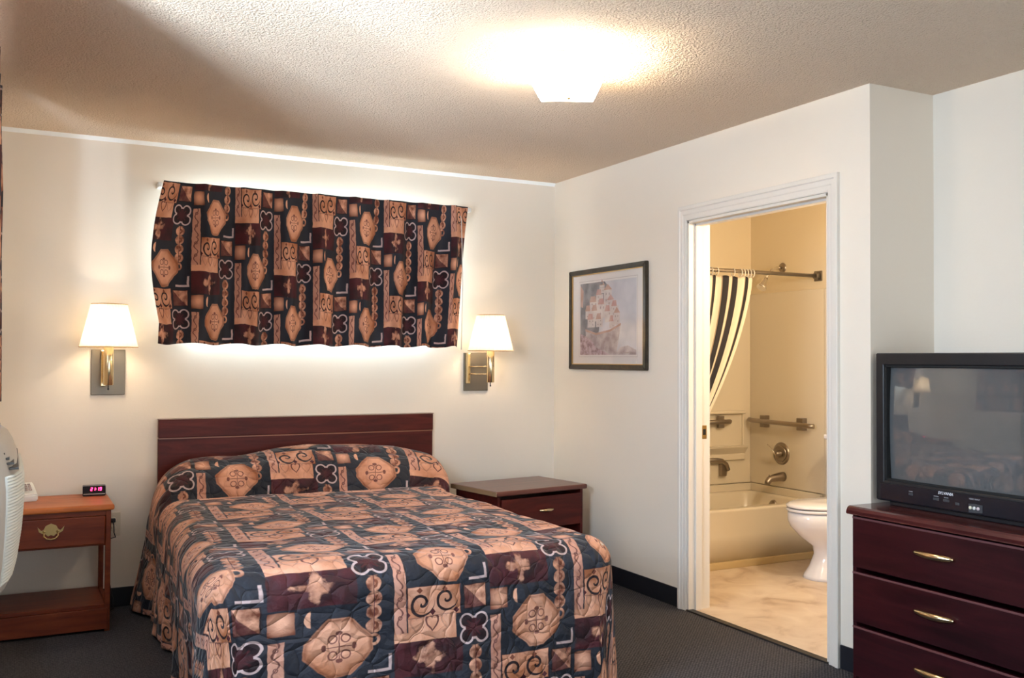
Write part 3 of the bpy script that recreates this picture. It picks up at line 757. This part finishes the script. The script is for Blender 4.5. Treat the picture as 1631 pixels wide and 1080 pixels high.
# ------------------------------------------------------------------ framed print on the right wall
pf = thing('framed_print', 'framed pale hillside village watercolour on the wall left of the doorway', 'picture', (0, -.634, 1.541))
py, pz = .4125, .304
bm = nb(); fw = .030
def frame_piece(bm, pts): prism(bm, pts, 'X', -.024, -.001)
frame_piece(bm, [(-py, -pz), (py, -pz), (py-fw, -pz+fw), (-py+fw, -pz+fw)]); frame_piece(bm, [(-py, pz), (py, pz), (py-fw, pz-fw), (-py+fw, pz-fw)])
frame_piece(bm, [(-py, -pz), (-py, pz), (-py+fw, pz-fw), (-py+fw, -pz+fw)]); frame_piece(bm, [(py, -pz), (py, pz), (py-fw, pz-fw), (py-fw, -pz+fw)])
bmesh.ops.bevel(bm, geom=bm.edges[:], offset=.003, segments=2, affect='EDGES'); obj('frame', bm, M_FRAME, pf)
bm = nb(); a, b_ = py-fw, pz-fw
for lo, hi in (((-.020, -a, -b_), (-.010, -a+.005, b_)), ((-.020, a-.005, -b_), (-.010, a, b_)), ((-.020, -a, -b_), (-.010, a, -b_+.005)), ((-.020, -a, b_-.005), (-.010, a, b_))): box(bm, lo, hi)
obj('gold_fillet', bm, M_GOLD, pf)
bm = nb(); box(bm, (-.011, -a, -b_), (-.006, a, b_)); obj('mat_board', bm, M_MATB, pf)
# painting: local p across (0..1, left to right as seen), q up (0..1)
AW, AH = .60, .435
def art_mat(name, c0, c1, sc_=14):
    m, nt, b = mat(name); tc = nt.nodes.new('ShaderNodeTexCoord'); n = nt.nodes.new('ShaderNodeTexNoise'); n.inputs['Scale'].default_value = sc_; n.inputs['Detail'].default_value = 5
    L(nt, tc.outputs['Object'], n.inputs['Vector']); L(nt, ramp(nt, n.outputs['Fac'], [(.35, c0), (.62, c1)]), b.inputs['Base Color']); b.inputs['Roughness'].default_value = .8; return m
AM = [art_mat('wash_sky', (.44, .42, .46), (.60, .56, .58), 5), art_mat('wash_dark', (.13, .12, .13), (.30, .27, .27), 12), art_mat('wash_wall', (.50, .41, .39), (.62, .54, .50)),
      art_mat('wash_roof', (.44, .22, .19), (.56, .36, .31)), art_mat('wash_rock', (.30, .22, .22), (.50, .42, .41), 20), art_mat('wash_flower', (.22, .12, .12), (.50, .36, .38), 40), art_mat('wash_line', (.32, .25, .24), (.42, .33, .32)), art_mat('wash_tan', (.42, .24, .18), (.5, .32, .26))]
bm = nb(); lay = [0]
def poly(pts, mi):
    lay[0] += 1; xx = -.0112-lay[0]*.000012
    f = bm.faces.new([bm.verts.new((xx, AW/2-p*AW-.008, -AH/2+q*AH+.002)) for p, q in pts]); f.material_index = mi
poly([(0, 0), (1, 0), (1, 1), (0, 1)], 0)
poly([(0, 0), (.30, 0), (.36, .4), (.45, .55), (.55, .9), (.45, 1), (0, 1)], 1)
poly([(.0, .68), (.05, .66), (.06, .9), (.0, .98)], 7)
poly([(.10, .36), (.30, .30), (.55, .34), (.74, .42), (.70, .20), (.66, .0), (.12, .0)], 4)
rnd = random.Random(3)
for k in range(22): p0 = .14+k*.025; poly([(p0, .08), (p0+.004, .08), (p0+.004, .32), (p0, .32)], 6)
def house(p0, q0, w_, h_, roof=True, gable=False):
    poly([(p0, q0), (p0+w_, q0), (p0+w_, q0+h_), (p0, q0+h_)], 2)
    if roof: poly([(p0-.008, q0+h_-.01), (p0+w_*.75, q0+h_-.01), (p0+w_*.65, q0+h_+.07), (p0+.02, q0+h_+.07)] if not gable else [(p0-.006, q0+h_), (p0+w_+.006, q0+h_), (p0+w_*.5, q0+h_+.08)], 3 if rnd.random() < .5 else 7)
    for a_ in range(2):
        for b2 in range(2):
            if rnd.random() < .75:
                wx = p0+w_*(.22+.4*a_); wz = q0+h_*(.22+.42*b2); poly([(wx, wz), (wx+w_*.14, wz), (wx+w_*.14, wz+h_*.16), (wx, wz+h_*.16)], 6)
for h_ in ((.36, .84, .09, .11), (.44, .68, .14, .20), (.30, .70, .13, .13), (.18, .60, .16, .14), (.50, .58, .12, .16), (.10, .50, .12, .12), (.34, .50, .14, .20), (.58, .50, .12, .16), (.22, .46, .13, .16), (.46, .44, .12, .16), (.14, .38, .14, .12), (.30, .38, .12, .12), (.62, .40, .10, .16), (.54, .36, .10, .10)): house(*h_, gable=rnd.random() < .4)
poly([(.30, .96), (.42, .96), (.42, 1), (.30, 1)], 1)
poly([(0, 0), (.55, 0), (.40, .06), (.30, .10), (.22, .2), (.10, .26), (0, .30)], 5)
poly([(.10, .36), (.30, .30), (.55, .34), (.74, .42), (.74, .39), (.55, .31), (.30, .27), (.10, .33)], 7)
poly([(.55, 0), (1, 0), (1, .06), (.86, .12), (.74, .10), (.66, .03)], 4)
for k in range(9): p0 = .80+k*.018; poly([(p0, .015), (p0+.012, .015), (p0+.012, .035), (p0, .035)], 6)
for (p0, p1, q0, q1) in ((-.02, 1.02, 1.025, 1.03), (-.02, 1.02, -.03, -.025), (-.02, -.017, -.03, 1.03), (1.017, 1.02, -.03, 1.03)): poly([(p0, q0), (p1, q0), (p1, q1), (p0, q1)], 6)
o = obj('painting', bm, AM, pf)
bm = nb(); box(bm, (-.0175, -a, -b_), (-.0155, a, b_)); obj('glazing', bm, M_GLASS, pf)

# ------------------------------------------------------------------ dresser
dr = thing('dresser', 'dark mahogany three-drawer dresser under the television', 'dresser', (.125, -3.0, 0))
DX0, DX1, DY0, DY1 = -.245, .250, -.402, .400     # local: front at DX0
bm = nb(); prism(bm, [(-.272, -.0), (.250, -.0), (.250, .032), (-.258, .032), (-.268, .027), (-.274, .016), (-.270, .004)], 'Y', DY0-.006, DY1+.004)
bmesh.ops.bevel(bm, geom=[e for e in bm.edges if abs((e.verts[0].co-e.verts[1].co).y) < 1e-6], offset=.003, segments=1, affect='EDGES')
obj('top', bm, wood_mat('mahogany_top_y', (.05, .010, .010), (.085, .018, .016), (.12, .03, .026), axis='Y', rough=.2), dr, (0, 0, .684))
for s in (-1, 1):
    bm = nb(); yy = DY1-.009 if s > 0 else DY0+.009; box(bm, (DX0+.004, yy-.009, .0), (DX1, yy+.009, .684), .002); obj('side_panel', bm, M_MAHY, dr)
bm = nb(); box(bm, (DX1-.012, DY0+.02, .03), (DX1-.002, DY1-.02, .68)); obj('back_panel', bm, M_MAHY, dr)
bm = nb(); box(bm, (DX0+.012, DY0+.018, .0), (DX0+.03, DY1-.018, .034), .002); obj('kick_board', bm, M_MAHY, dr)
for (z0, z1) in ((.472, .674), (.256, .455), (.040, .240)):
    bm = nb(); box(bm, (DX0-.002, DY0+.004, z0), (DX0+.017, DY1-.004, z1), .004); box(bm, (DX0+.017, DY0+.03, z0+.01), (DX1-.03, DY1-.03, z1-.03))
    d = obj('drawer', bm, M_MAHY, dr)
    bm = nb(); box(bm, (DX0-.0035, DY0+.005, z1-.009), (DX0+.002, DY1-.005, z1-.001), .001); o = obj('drawer_lip', bm, simple('worn_rose_edge', (.15, .055, .055), .35), d)
    bm = nb(); n = 15; w_ = .17
    tube(bm, [(DX0-.010-.016*math.sin(PI*i/(n-1)), -w_/2+w_*i/(n-1), 0) for i in range(n)], [.006+.0075*math.sin(PI*i/(n-1))**.7 for i in range(n)], 10)
    for s in (-1, 1): tube(bm, [(DX0, s*w_*.42, 0), (DX0-.014, s*w_*.42, 0)], .005, 8)
    obj('handle', bm, M_BRASS, d, (0, .008, (z0+z1)/2+.012))

# ------------------------------------------------------------------ television
tv = thing('television', 'black tube television standing on the dark dresser', 'television', (0, -2.965, .716))
TH = .611; hy = .35
def text(name, body, size, m, parent, loc, bold=False, thick=.0003):
    cu = bpy.data.curves.new(name, 'FONT'); cu.body = body; cu.size = size; cu.align_x = 'CENTER'; cu.align_y = 'CENTER'; cu.extrude = thick
    if bold: cu.offset = size*.02; cu.shear = .25
    o = bpy.data.objects.new(name, cu); COL.objects.link(o); cu.materials.append(m); o.parent = parent; o.location = loc
    bpy.context.view_layer.update()
    me = bpy.data.meshes.new_from_object(o.evaluated_get(bpy.context.evaluated_depsgraph_get())); bpy.data.objects.remove(o)
    o = bpy.data.objects.new(name, me); COL.objects.link(o); o.parent = parent; o.location = loc
    o.rotation_euler = Matrix(((0, 0, -1), (-1, 0, 0), (0, 1, 0))).to_euler(); return o
# front bezel with screen opening
sy0, sy1, sz0, sz1 = -.307, .310, .100, .562
bm = nb()
def ringv(x, y0, y1, z0, z1): return [bm.verts.new((x, y, z)) for y, z in ((y0, z0), (y1, z0), (y1, z1), (y0, z1))]
o_f, o_b = ringv(0, -hy, hy, .018, TH), ringv(.085, -hy, hy, .018, TH); i_f, i_b = ringv(0, sy0, sy1, sz0, sz1), ringv(.085, sy0, sy1, sz0, sz1)
for k in range(4):
    j = (k+1) % 4
    for f in ((o_f[k], o_f[j], i_f[j], i_f[k]), (o_b[k], o_b[j], i_b[j], i_b[k]), (o_f[k], o_f[j], o_b[j], o_b[k]), (i_f[k], i_f[j], i_b[j], i_b[k])): bm.faces.new(f)
bz = obj('bezel', bm, M_BLACK, tv); md = bz.modifiers.new('b', 'BEVEL'); md.width = .006; md.segments = 3; md.limit_method = 'ANGLE'
bm = nb()
for lo, hi in (((.004, sy0-.001, sz0-.001), (.03, sy0+.010, sz1)), ((.004, sy1-.010, sz0), (.03, sy1+.001, sz1)), ((.004, sy0, sz1-.008), (.03, sy1, sz1+.001)), ((.004, sy0, sz0-.001), (.03, sy1, sz0+.008))): box(bm, lo, hi, .002)
obj('screen_surround', bm, M_RUBBER, tv)
bm = nb(); prism(bm, [(.080, .02), (.080, TH-.006), (.22, TH-.05), (.362, TH-.11), (.362, .06), (.22, .015)], 'Y', -hy+.02, hy-.02)
for v in bm.verts:
    if v.co.x > .2: v.co.y *= .86 if v.co.x < .3 else .62
bmesh.ops.bevel(bm, geom=bm.edges[:], offset=.01, segments=2, affect='EDGES'); obj('rear_housing', bm, M_BLACK, tv)
bm = nb(); n = 32; g = []
for j in range(n+1):
    row = []
    for i in range(n+1):
        a, b_ = -1+2*i/n, -1+2*j/n
        a2 = a*(1-.0*b_*b_); row.append(bm.verts.new((.030-.022*(1-a*a)*.75-.022*(1-b_*b_)*.45+.004, (sy0+sy1)/2+a2*(sy1-sy0)/2, (sz0+sz1)/2+b_*(sz1-sz0)/2)))
    g.append(row)
for j in range(n):
    for i in range(n): f = bm.faces.new((g[j][i], g[j][i+1], g[j+1][i+1], g[j+1][i])); f.smooth = True
scr = simple('grey_picture_tube', (.115, .118, .118), .0, spec=.9, coat=1)
obj('screen', bm, scr, tv)
bm = nb(); box(bm, (-.002, -hy+.02, .022), (.07, hy-.02, .090), .003); cp = obj('control_panel', bm, M_BLACKG, tv)
bm = nb(); box(bm, (.02, -.30, 0), (.34, .30, .026), .004); obj('base', bm, M_BLACK, tv)
for (yy, zz, w_) in ((.178, .062, .020), (.062, .058, .026), (.018, .058, .026), (-.030, .052, .018)):
    bm = nb(); box(bm, (-.0045, yy-w_/2, zz-.007), (0, yy+w_/2, zz+.003), .002); o = obj('button', bm, simple('grey_button', (.055, .055, .06), .35), cp)
bm = nb(); n = 20
prism(bm, [(-.135, .030), (-.135, .058), (-.105, .060), (-.078, .058), (-.078, .026)], 'X', -.0035, 0)
jk = obj('input_panel', bm, simple('charcoal_panel', (.045, .045, .05), .5), cp)
for k, m_ in enumerate((simple('yellow_jack', (.75, .72, .55), .4), M_WHITE, simple('red_jack', (.65, .55, .56), .4))):
    bm = nb(); lathe(bm, [(.0022, -.006), (.0062, -.006), (.0062, -.003)], (0, -.086-k*.016, .044), 'X', 16); lathe(bm, [(0, -.0045), (.0022, -.0045), (.0022, -.004)], (0, -.086-k*.016, .044), 'X', 10)
    obj('jack', bm, m_, cp)
text('brand_lettering', 'SYLVANIA', .0145, simple('silver_lettering', (.75, .75, .78), .35), cp, (-.0025, .021, .0815), True)
text('video_lettering', 'VIDEO INPUT', .0075, M_INK, cp, (-.0025, -.102, .076))
text('button_lettering', 'CHANNEL', .005, M_INK, cp, (-.0025, .062, .0665)); text('button_lettering', 'VOLUME', .005, M_INK, cp, (-.0025, .018, .0665)); text('button_lettering', 'POWER', .005, M_INK, cp, (-.0025, .178, .0705))

# ------------------------------------------------------------------ wall air conditioner
ac = thing('air_conditioner', 'beige wall air conditioner with ribbed front below the side window', 'air conditioner', (XL, -2.22, .668)); ac.scale = (1, .72, .93)
bm = nb(); box(bm, (0, -.53, .0), (.11, .53, .44), .012); obj('body', bm, M_AC, ac)
def loft(prof, ys, m_, name, parent, mi=0):
    bm = nb(); rings = []
    for y, k, kz in ys: rings.append([bm.verts.new((.105+(px-.105)*k, y, .22+(pz_-.22)*kz)) for px, pz_ in prof])
    for a, b2 in zip(rings, rings[1:]):
        for i in range(len(prof)-1): f = bm.faces.new((a[i], a[i+1], b2[i+1], b2[i])); f.smooth = True
        f = bm.faces.new((a[-1], a[0], b2[0], b2[-1]))
    bm.faces.new(rings[0]); bm.faces.new(rings[-1][::-1])
    return obj(name, bm, m_, parent)
prof = [(.105, .0), (.135, -.005), (.150, .012), (.163, .07), (.174, .16), (.179, .24), (.178, .30), (.170, .345), (.155, .39), (.140, .42), (.118, .438), (.105, .44)]
RING = [(-.535, .05, .96), (-.50, .42, .985), (-.40, .78, 1), (-.27, .98, 1), (0, 1.03, 1), (.30, 1.02, 1), (.47, 1, 1), (.52, .85, .99), (.535, .35, .97)]
loft(prof, RING, M_AC, 'front_cover', ac)
def px_at(z):
    for (x0, z0), (x1, z1) in zip(prof[2:], prof[3:]):
        if z0 <= z <= z1: return x0+(x1-x0)*(z-z0)/(z1-z0)
    return .15
rib = [(.10, .03)]
for k in range(34):
    z = .03+k*.009; rib += [(px_at(z)+.002, z), (px_at(z)+.0055, z+.002), (px_at(z)+.0055, z+.006), (px_at(z)+.002, z+.0085)]
rib += [(.10, .336)]
loft(rib, [(-.485, .50, 1), (-.40, .80, 1), (-.27, 1.0, 1), (0, 1.04, 1), (.30, 1.03, 1), (.46, 1, 1)], M_ACG, 'front_grille', ac)
bm = nb()
for k in range(5):
    z = .352+k*.014; xs = .168-.011*k; box(bm, (xs-.022, -.44, z), (xs+.001, .40, z+.006), .001)
obj('air_vent', bm, simple('dark_louver', (.05, .045, .04), .5), ac)
bm = nb(); box(bm, (.02, -.34, .436), (.12, .34, .452), .004); obj('control_lid', bm, simple('taupe_plastic', (.22, .19, .16), .4), ac)

# ------------------------------------------------------------------ bathroom: tub and surround
tb = thing('bathtub', 'cream alcove bathtub along the far wall of the bathroom', 'bathtub', (WT, -.70, 0))
TL = XB-WT; TD = .70; RZ = .362
bm = nb()
def rr(x0, x1, y0, y1, r, z, n=8):
    out = []
    for (cx, cy, a0) in ((x1-r, y1-r, 0), (x0+r, y1-r, PI/2), (x0+r, y0+r, PI), (x1-r, y0+r, 1.5*PI)):
        for k in range(n+1): a = a0+PI/2*k/n; out.append(bm.verts.new((cx+r*math.cos(a), cy+r*math.sin(a), z)))
    return out
g = .003
rings = [rr(g, TL-g, .012, TD-g, .004, .03), rr(g, TL-g, .006, TD-g, .004, .20), rr(g, TL-g, .0, TD-g, .004, RZ-.012), rr(g, TL-g, -.004, TD-g, .006, RZ), rr(g, TL-g, .004, TD-g, .006, RZ+.004),
         rr(.07, TL-.06, .075, TD-.055, .10, RZ+.002), rr(.08, TL-.07, .085, TD-.065, .10, RZ-.012), rr(.12, TL-.09, .11, TD-.09, .12, RZ-.15), rr(.20, TL-.13, .15, TD-.13, .12, .09), rr(.30, TL-.22, .22, TD-.20, .10, .07)]
for a, b2 in zip(rings, rings[1:]):
    for i in range(len(a)): f = bm.faces.new((a[i], a[(i+1) % len(a)], b2[(i+1) % len(a)], b2[i])); f.smooth = True
bm.faces.new(rings[-1]); bm.faces.new(rings[0][::-1])
obj('basin', bm, M_TUB, tb)
bm = nb(); box(bm, (g, -.014, .003), (TL-g, .014, .045), .003); obj('skirt_strip', bm, simple('yellowed_caulk_strip', (.62, .47, .25), .4), tb)
bm = nb(); box(bm, (g, TD-.028, RZ), (TL-g, TD-.003, .415), .004); box(bm, (TL-.028, .0, RZ), (TL-.003, TD-.02, .415), .004); obj('rim_flange', bm, M_TUB, tb)
bm = nb(); lathe(bm, [(0, -.018), (.030, -.016), (.036, -.006), (.036, 0)], (TL-.073, .385, RZ-.065), 'X', 24); o = obj('overflow_cover', bm, M_NICK, tb)
su = thing('tub_surround', 'cream moulded wall panels above the bathtub with a recessed soap shelf', 'shower surround', (XB, 0, .415))
SH = 1.775-.415
bm = nb(); box(bm, (-.022, -.735, .004), (-.003, -.003, SH), .004); obj('end_panel', bm, M_TUB, su)
bm = nb(); box(bm, (-.026, -.765, -.0), (-.003, -.735, SH+.0), .006, seg=3); obj('end_trim', bm, M_TUB, su)
bm = nb(); box(bm, (-TL+.003, -.020, .004), (-.022, -.003, SH), .004); obj('back_panel', bm, M_TUB, su)
bm = nb()
sx0, sx1 = -TL+.30, -.085
box(bm, (sx0, -.050, .50), (sx1, -.018, .522), .008, seg=3); box(bm, (sx1-.02, -.034, .22), (sx1, -.018, .52), .008, seg=3)
prism(bm, [(-.018, .20), (-.070, .262), (-.074, .275), (-.018, .275)], 'X', sx0, sx1); box(bm, (sx0, -.040, .17), (sx1, -.018, .215), .008)
bmesh.ops.recalc_face_normals(bm, faces=bm.faces[:]); obj('soap_shelf', bm, M_TUB, su)
# grab bars
def grab(label, pts, posts, nrm_, loc):
    e = thing('grab_bar', label, 'grab bar', loc)
    bm = nb(); tube(bm, pts, .016, 16); obj('bar', bm, M_NICK, e)
    for p, s in posts:
        bm = nb(); box(bm, [a_-b3 for a_, b3 in zip(p, s)], [a_+b3 for a_, b3 in zip(p, s)], .003); obj('mount', bm, M_NICK, e)
xw = XB-.022
grab('straight bronze grab bar on the tub end wall above the mixer valve', [(-.035, .31, .006), (-.05, .30, .006), (-.06, .27, .004), (-.06, -.27, -.004), (-.05, -.30, -.006), (-.035, -.31, -.006)], [((-.022, .175, 0), (.022, .026, .042)), ((-.022, -.185, 0), (.022, .028, .042))], 0, (xw, -.366, .868))
grab('bronze grab bar over the soap shelf, partly hidden behind the door jamb', [(-.50, -.03, 0), (.05, -.03, 0), (.075, -.022, 0), (.085, -.014, 0)], [((.0, -.014, 0), (.024, .014, .042))], 0, (1.33, -.036, .862))
grab('curved bronze grab bar low on the back tub wall', [(-.30, -.035, .03), (-.05, -.04, .03), (.0, -.04, .022), (.04, -.036, -.005), (.062, -.030, -.045)], [((.025, -.016, -.045), (.025, .016, .042))], 0, (1.335, -.021, .565))
vl = thing('mixer_valve', 'round chrome shower mixer with lever on the tub end wall', 'faucet', (xw, -.336, .652))
bm = nb(); lathe(bm, [(0, -.012), (.04, -.014), (.066, -.010), (.078, -.003), (.078, 0)], (0, 0, 0), 'X', 32); lathe(bm, [(.052, -.020), (.058, -.018), (.060, -.010)], (0, 0, 0), 'X', 32); obj('escutcheon', bm, M_NICK, vl)
bm = nb(); lathe(bm, [(0, -.060), (.016, -.058), (.022, -.045), (.026, -.014), (.026, -.010)], (0, 0, 0), 'X', 20); obj('hub', bm, M_NICK, vl)
bm = nb(); tube(bm, [(-.052, .0, -.005), (-.062, .02, .02), (-.075, .06, .062)], [.007, .006, .004], 10); obj('lever', bm, M_CHROME, vl)
sp_ = thing('tub_spout', 'brushed steel tub spout below the mixer valve', 'faucet', (xw, -.352, .490))
bm = nb(); tube(bm, [(0, 0, .004), (-.03, 0, .004), (-.09, 0, -.002), (-.125, 0, -.010), (-.142, 0, -.028), (-.145, 0, -.042)], [.033, .030, .025, .023, .021, .020], 18); obj('spout', bm, M_NICK, sp_)
bm = nb(); tube(bm, [(-.125, 0, .010), (-.125, 0, .026)], .005, 8); obj('diverter', bm, M_NICK, sp_)
shw = thing('wall_shower', 'chrome shower head and arm above the curtain rod', 'shower head', (XB, -.325, 1.945))
bm = nb(); lathe(bm, [(0, -.012), (.028, -.010), (.036, -.002), (.036, 0)], (0, 0, 0), 'X', 24); obj('flange', bm, M_NICK, shw)
bm = nb(); tube(bm, [(0, 0, 0), (-.05, 0, -.002), (-.10, 0, -.022), (-.14, 0, -.062), (-.155, 0, -.085)], .0105, 12); obj('arm', bm, M_CHROME, shw)
bm = nb(); tube(bm, [(-.150, 0, -.078), (-.162, 0, -.098), (-.175, 0, -.118), (-.190, 0, -.142), (-.196, 0, -.150)], [.012, .016, .022, .036, .034], 18); obj('head', bm, M_CHROME, shw)
# rod, rings, curtain
RY, RZZ = -.665, 1.862
rd = thing('shower_rod', 'brushed steel shower curtain rod across the bathtub', 'curtain rod', (XB, RY, RZZ))
bm = nb(); tube(bm, [(-TL+.01, 0, 0), (-.012, 0, 0)], .0125, 16); obj('rod', bm, M_NICK, rd)
bm = nb(); box(bm, (-.010, -.034, -.034), (0, .034, .034), .003); lathe(bm, [(.022, -.035), (.024, -.03), (.024, -.010)], (0, 0, 0), 'X', 20); obj('flange', bm, M_PLATE, rd)
bm = nb(); box(bm, (-TL, -.034, -.034), (-TL+.01, .034, .034), .003); obj('flange', bm, M_PLATE, rd)
def strip_mat():
    m, nt, b = mat('striped_shower_cloth'); uv = nt.nodes.new('ShaderNodeUVMap'); uv.uv_map = 'UVMap'; sp = nt.nodes.new('ShaderNodeSeparateXYZ'); L(nt, uv.outputs[0], sp.inputs[0]); X.nt = nt
    u = X(sp.outputs[0]); f = (u*10.+.42).fr()
    c = mixc((.80, .72, .58), (.40, .30, .20), inside((f-.50).abs()-.04, .02))
    c = mixc(c, (.012, .009, .014), inside((f-.76).abs()-.23, .02))
    L(nt, c, b.inputs['Base Color']); b.inputs['Roughness'].default_value = .7; return m
sc_ = thing('shower_curtain', 'black and cream striped shower curtain swept to the left', 'shower curtain', (WT+.05, RY, .45))
bm = nb(); uvl = bm.loops.layers.uv.new('UVMap'); nx, nz = 170, 60; gg = []
for j in range(nz+1):
    t = j/nz; row = []
    for i in range(nx+1):
        s = i/nx; xt = .04+.865*s; xb = .02+.19*s; x = xt+(xb-xt)*t**1.3
        z = 1.83-t*1.38; z -= .010*(1-abs(math.cos(PI*s*11)))*(1-t)
        y = (.011+.012*t)*math.sin(2*PI*s*6.3+t*1.2)+.003*math.sin(s*41+t*3)-.045*math.sin(PI*min(1, t*1.1))
        row.append((Vector((x, y, z-.45)), (s, t)))
    gg.append(row)
vs = [[bm.verts.new(p) for p, _ in r_] for r_ in gg]
for j in range(nz):
    for i in range(nx):
        f = bm.faces.new((vs[j][i], vs[j+1][i], vs[j+1][i+1], vs[j][i+1])); f.smooth = True
        for lp, (jj, ii) in zip(f.loops, ((j, i), (j+1, i), (j+1, i+1), (j, i+1))): lp[uvl].uv = gg[jj][ii][1]
o = obj('fabric', bm, strip_mat(), sc_); md = o.modifiers.new('t', 'SOLIDIFY'); md.thickness = .002
for k, xr in enumerate((.18, .30, .40, .52, .565, .61, .74, .80, .825, .85, .875, .90)):
    bm = nb(); tube(bm, [(0, .017*math.cos(2*PI*q/20), -.008+.023*math.sin(2*PI*q/20)) for q in range(20)], .0032, 6, closed=True)
    obj('curtain_ring', bm, M_WHITE, sc_, (xr, 0, RZZ-.45-.001))

# ------------------------------------------------------------------ toilet
to = thing('toilet', 'white porcelain toilet beside the bathtub, cut by the door jamb', 'toilet', (XB-.005, -1.16, .003))
def oval(cx, ax_, ay_, z, n=40, sq_=1.0, front=1.0):
    out = []
    for k in range(n):
        a = 2*PI*k/n; c_, s_ = math.cos(a), math.sin(a)
        out.append((cx+ax_*math.copysign(abs(c_)**sq_, c_)*(front if c_ < 0 else 1), ay_*math.copysign(abs(s_)**sq_, s_), z))
    return out
def loft2(bm, rings):
    R_ = [[bm.verts.new(p) for p in r_] for r_ in rings]
    for a, b2 in zip(R_, R_[1:]):
        for i in range(len(a)): f = bm.faces.new((a[i], a[(i+1) % len(a)], b2[(i+1) % len(a)], b2[i])); f.smooth = True
    bm.faces.new(R_[0][::-1]); bm.faces.new(R_[-1]); return bm
bm = nb(); loft2(bm, [oval(-.36, .215, .125, 0, sq_=.75), oval(-.36, .210, .120, .02, sq_=.75), oval(-.35, .185, .105, .07, sq_=.8), oval(-.34, .165, .095, .14, sq_=.85), oval(-.345, .175, .105, .19), oval(-.385, .225, .150, .25), oval(-.41, .262, .178, .31), oval(-.42, .272, .186, .35), oval(-.42, .272, .186, .392), oval(-.42, .262, .176, .400)])
obj('bowl', bm, M_PORC, to)
bm = nb(); loft2(bm, [oval(-.425, .268, .184, .404), oval(-.425, .276, .190, .408), oval(-.425, .276, .190, .418), oval(-.425, .270, .186, .422)]); obj('seat', bm, M_PORC, to)
bm = nb(); loft2(bm, [oval(-.425, .268, .184, .427), oval(-.425, .277, .191, .431), oval(-.425, .277, .191, .440), oval(-.425, .255, .172, .450), oval(-.425, .10, .07, .454)]); obj('lid', bm, M_PORC, to)
bm = nb(); box(bm, (-.20, -.215, .40), (-.008, .215, .80), .022, seg=4); box(bm, (-.22, -.12, .36), (-.03, .12, .41), .01); obj('tank', bm, M_PORC, to)
bm = nb(); box(bm, (-.222, -.236, .80), (-.004, .236, .832), .010, seg=3); obj('tank_lid', bm, M_PORC, to)
bm = nb(); tube(bm, [(-.20, .15, .74), (-.225, .15, .74), (-.228, .10, .735)], .006, 8); obj('flush_lever', bm, M_CHROME, to)
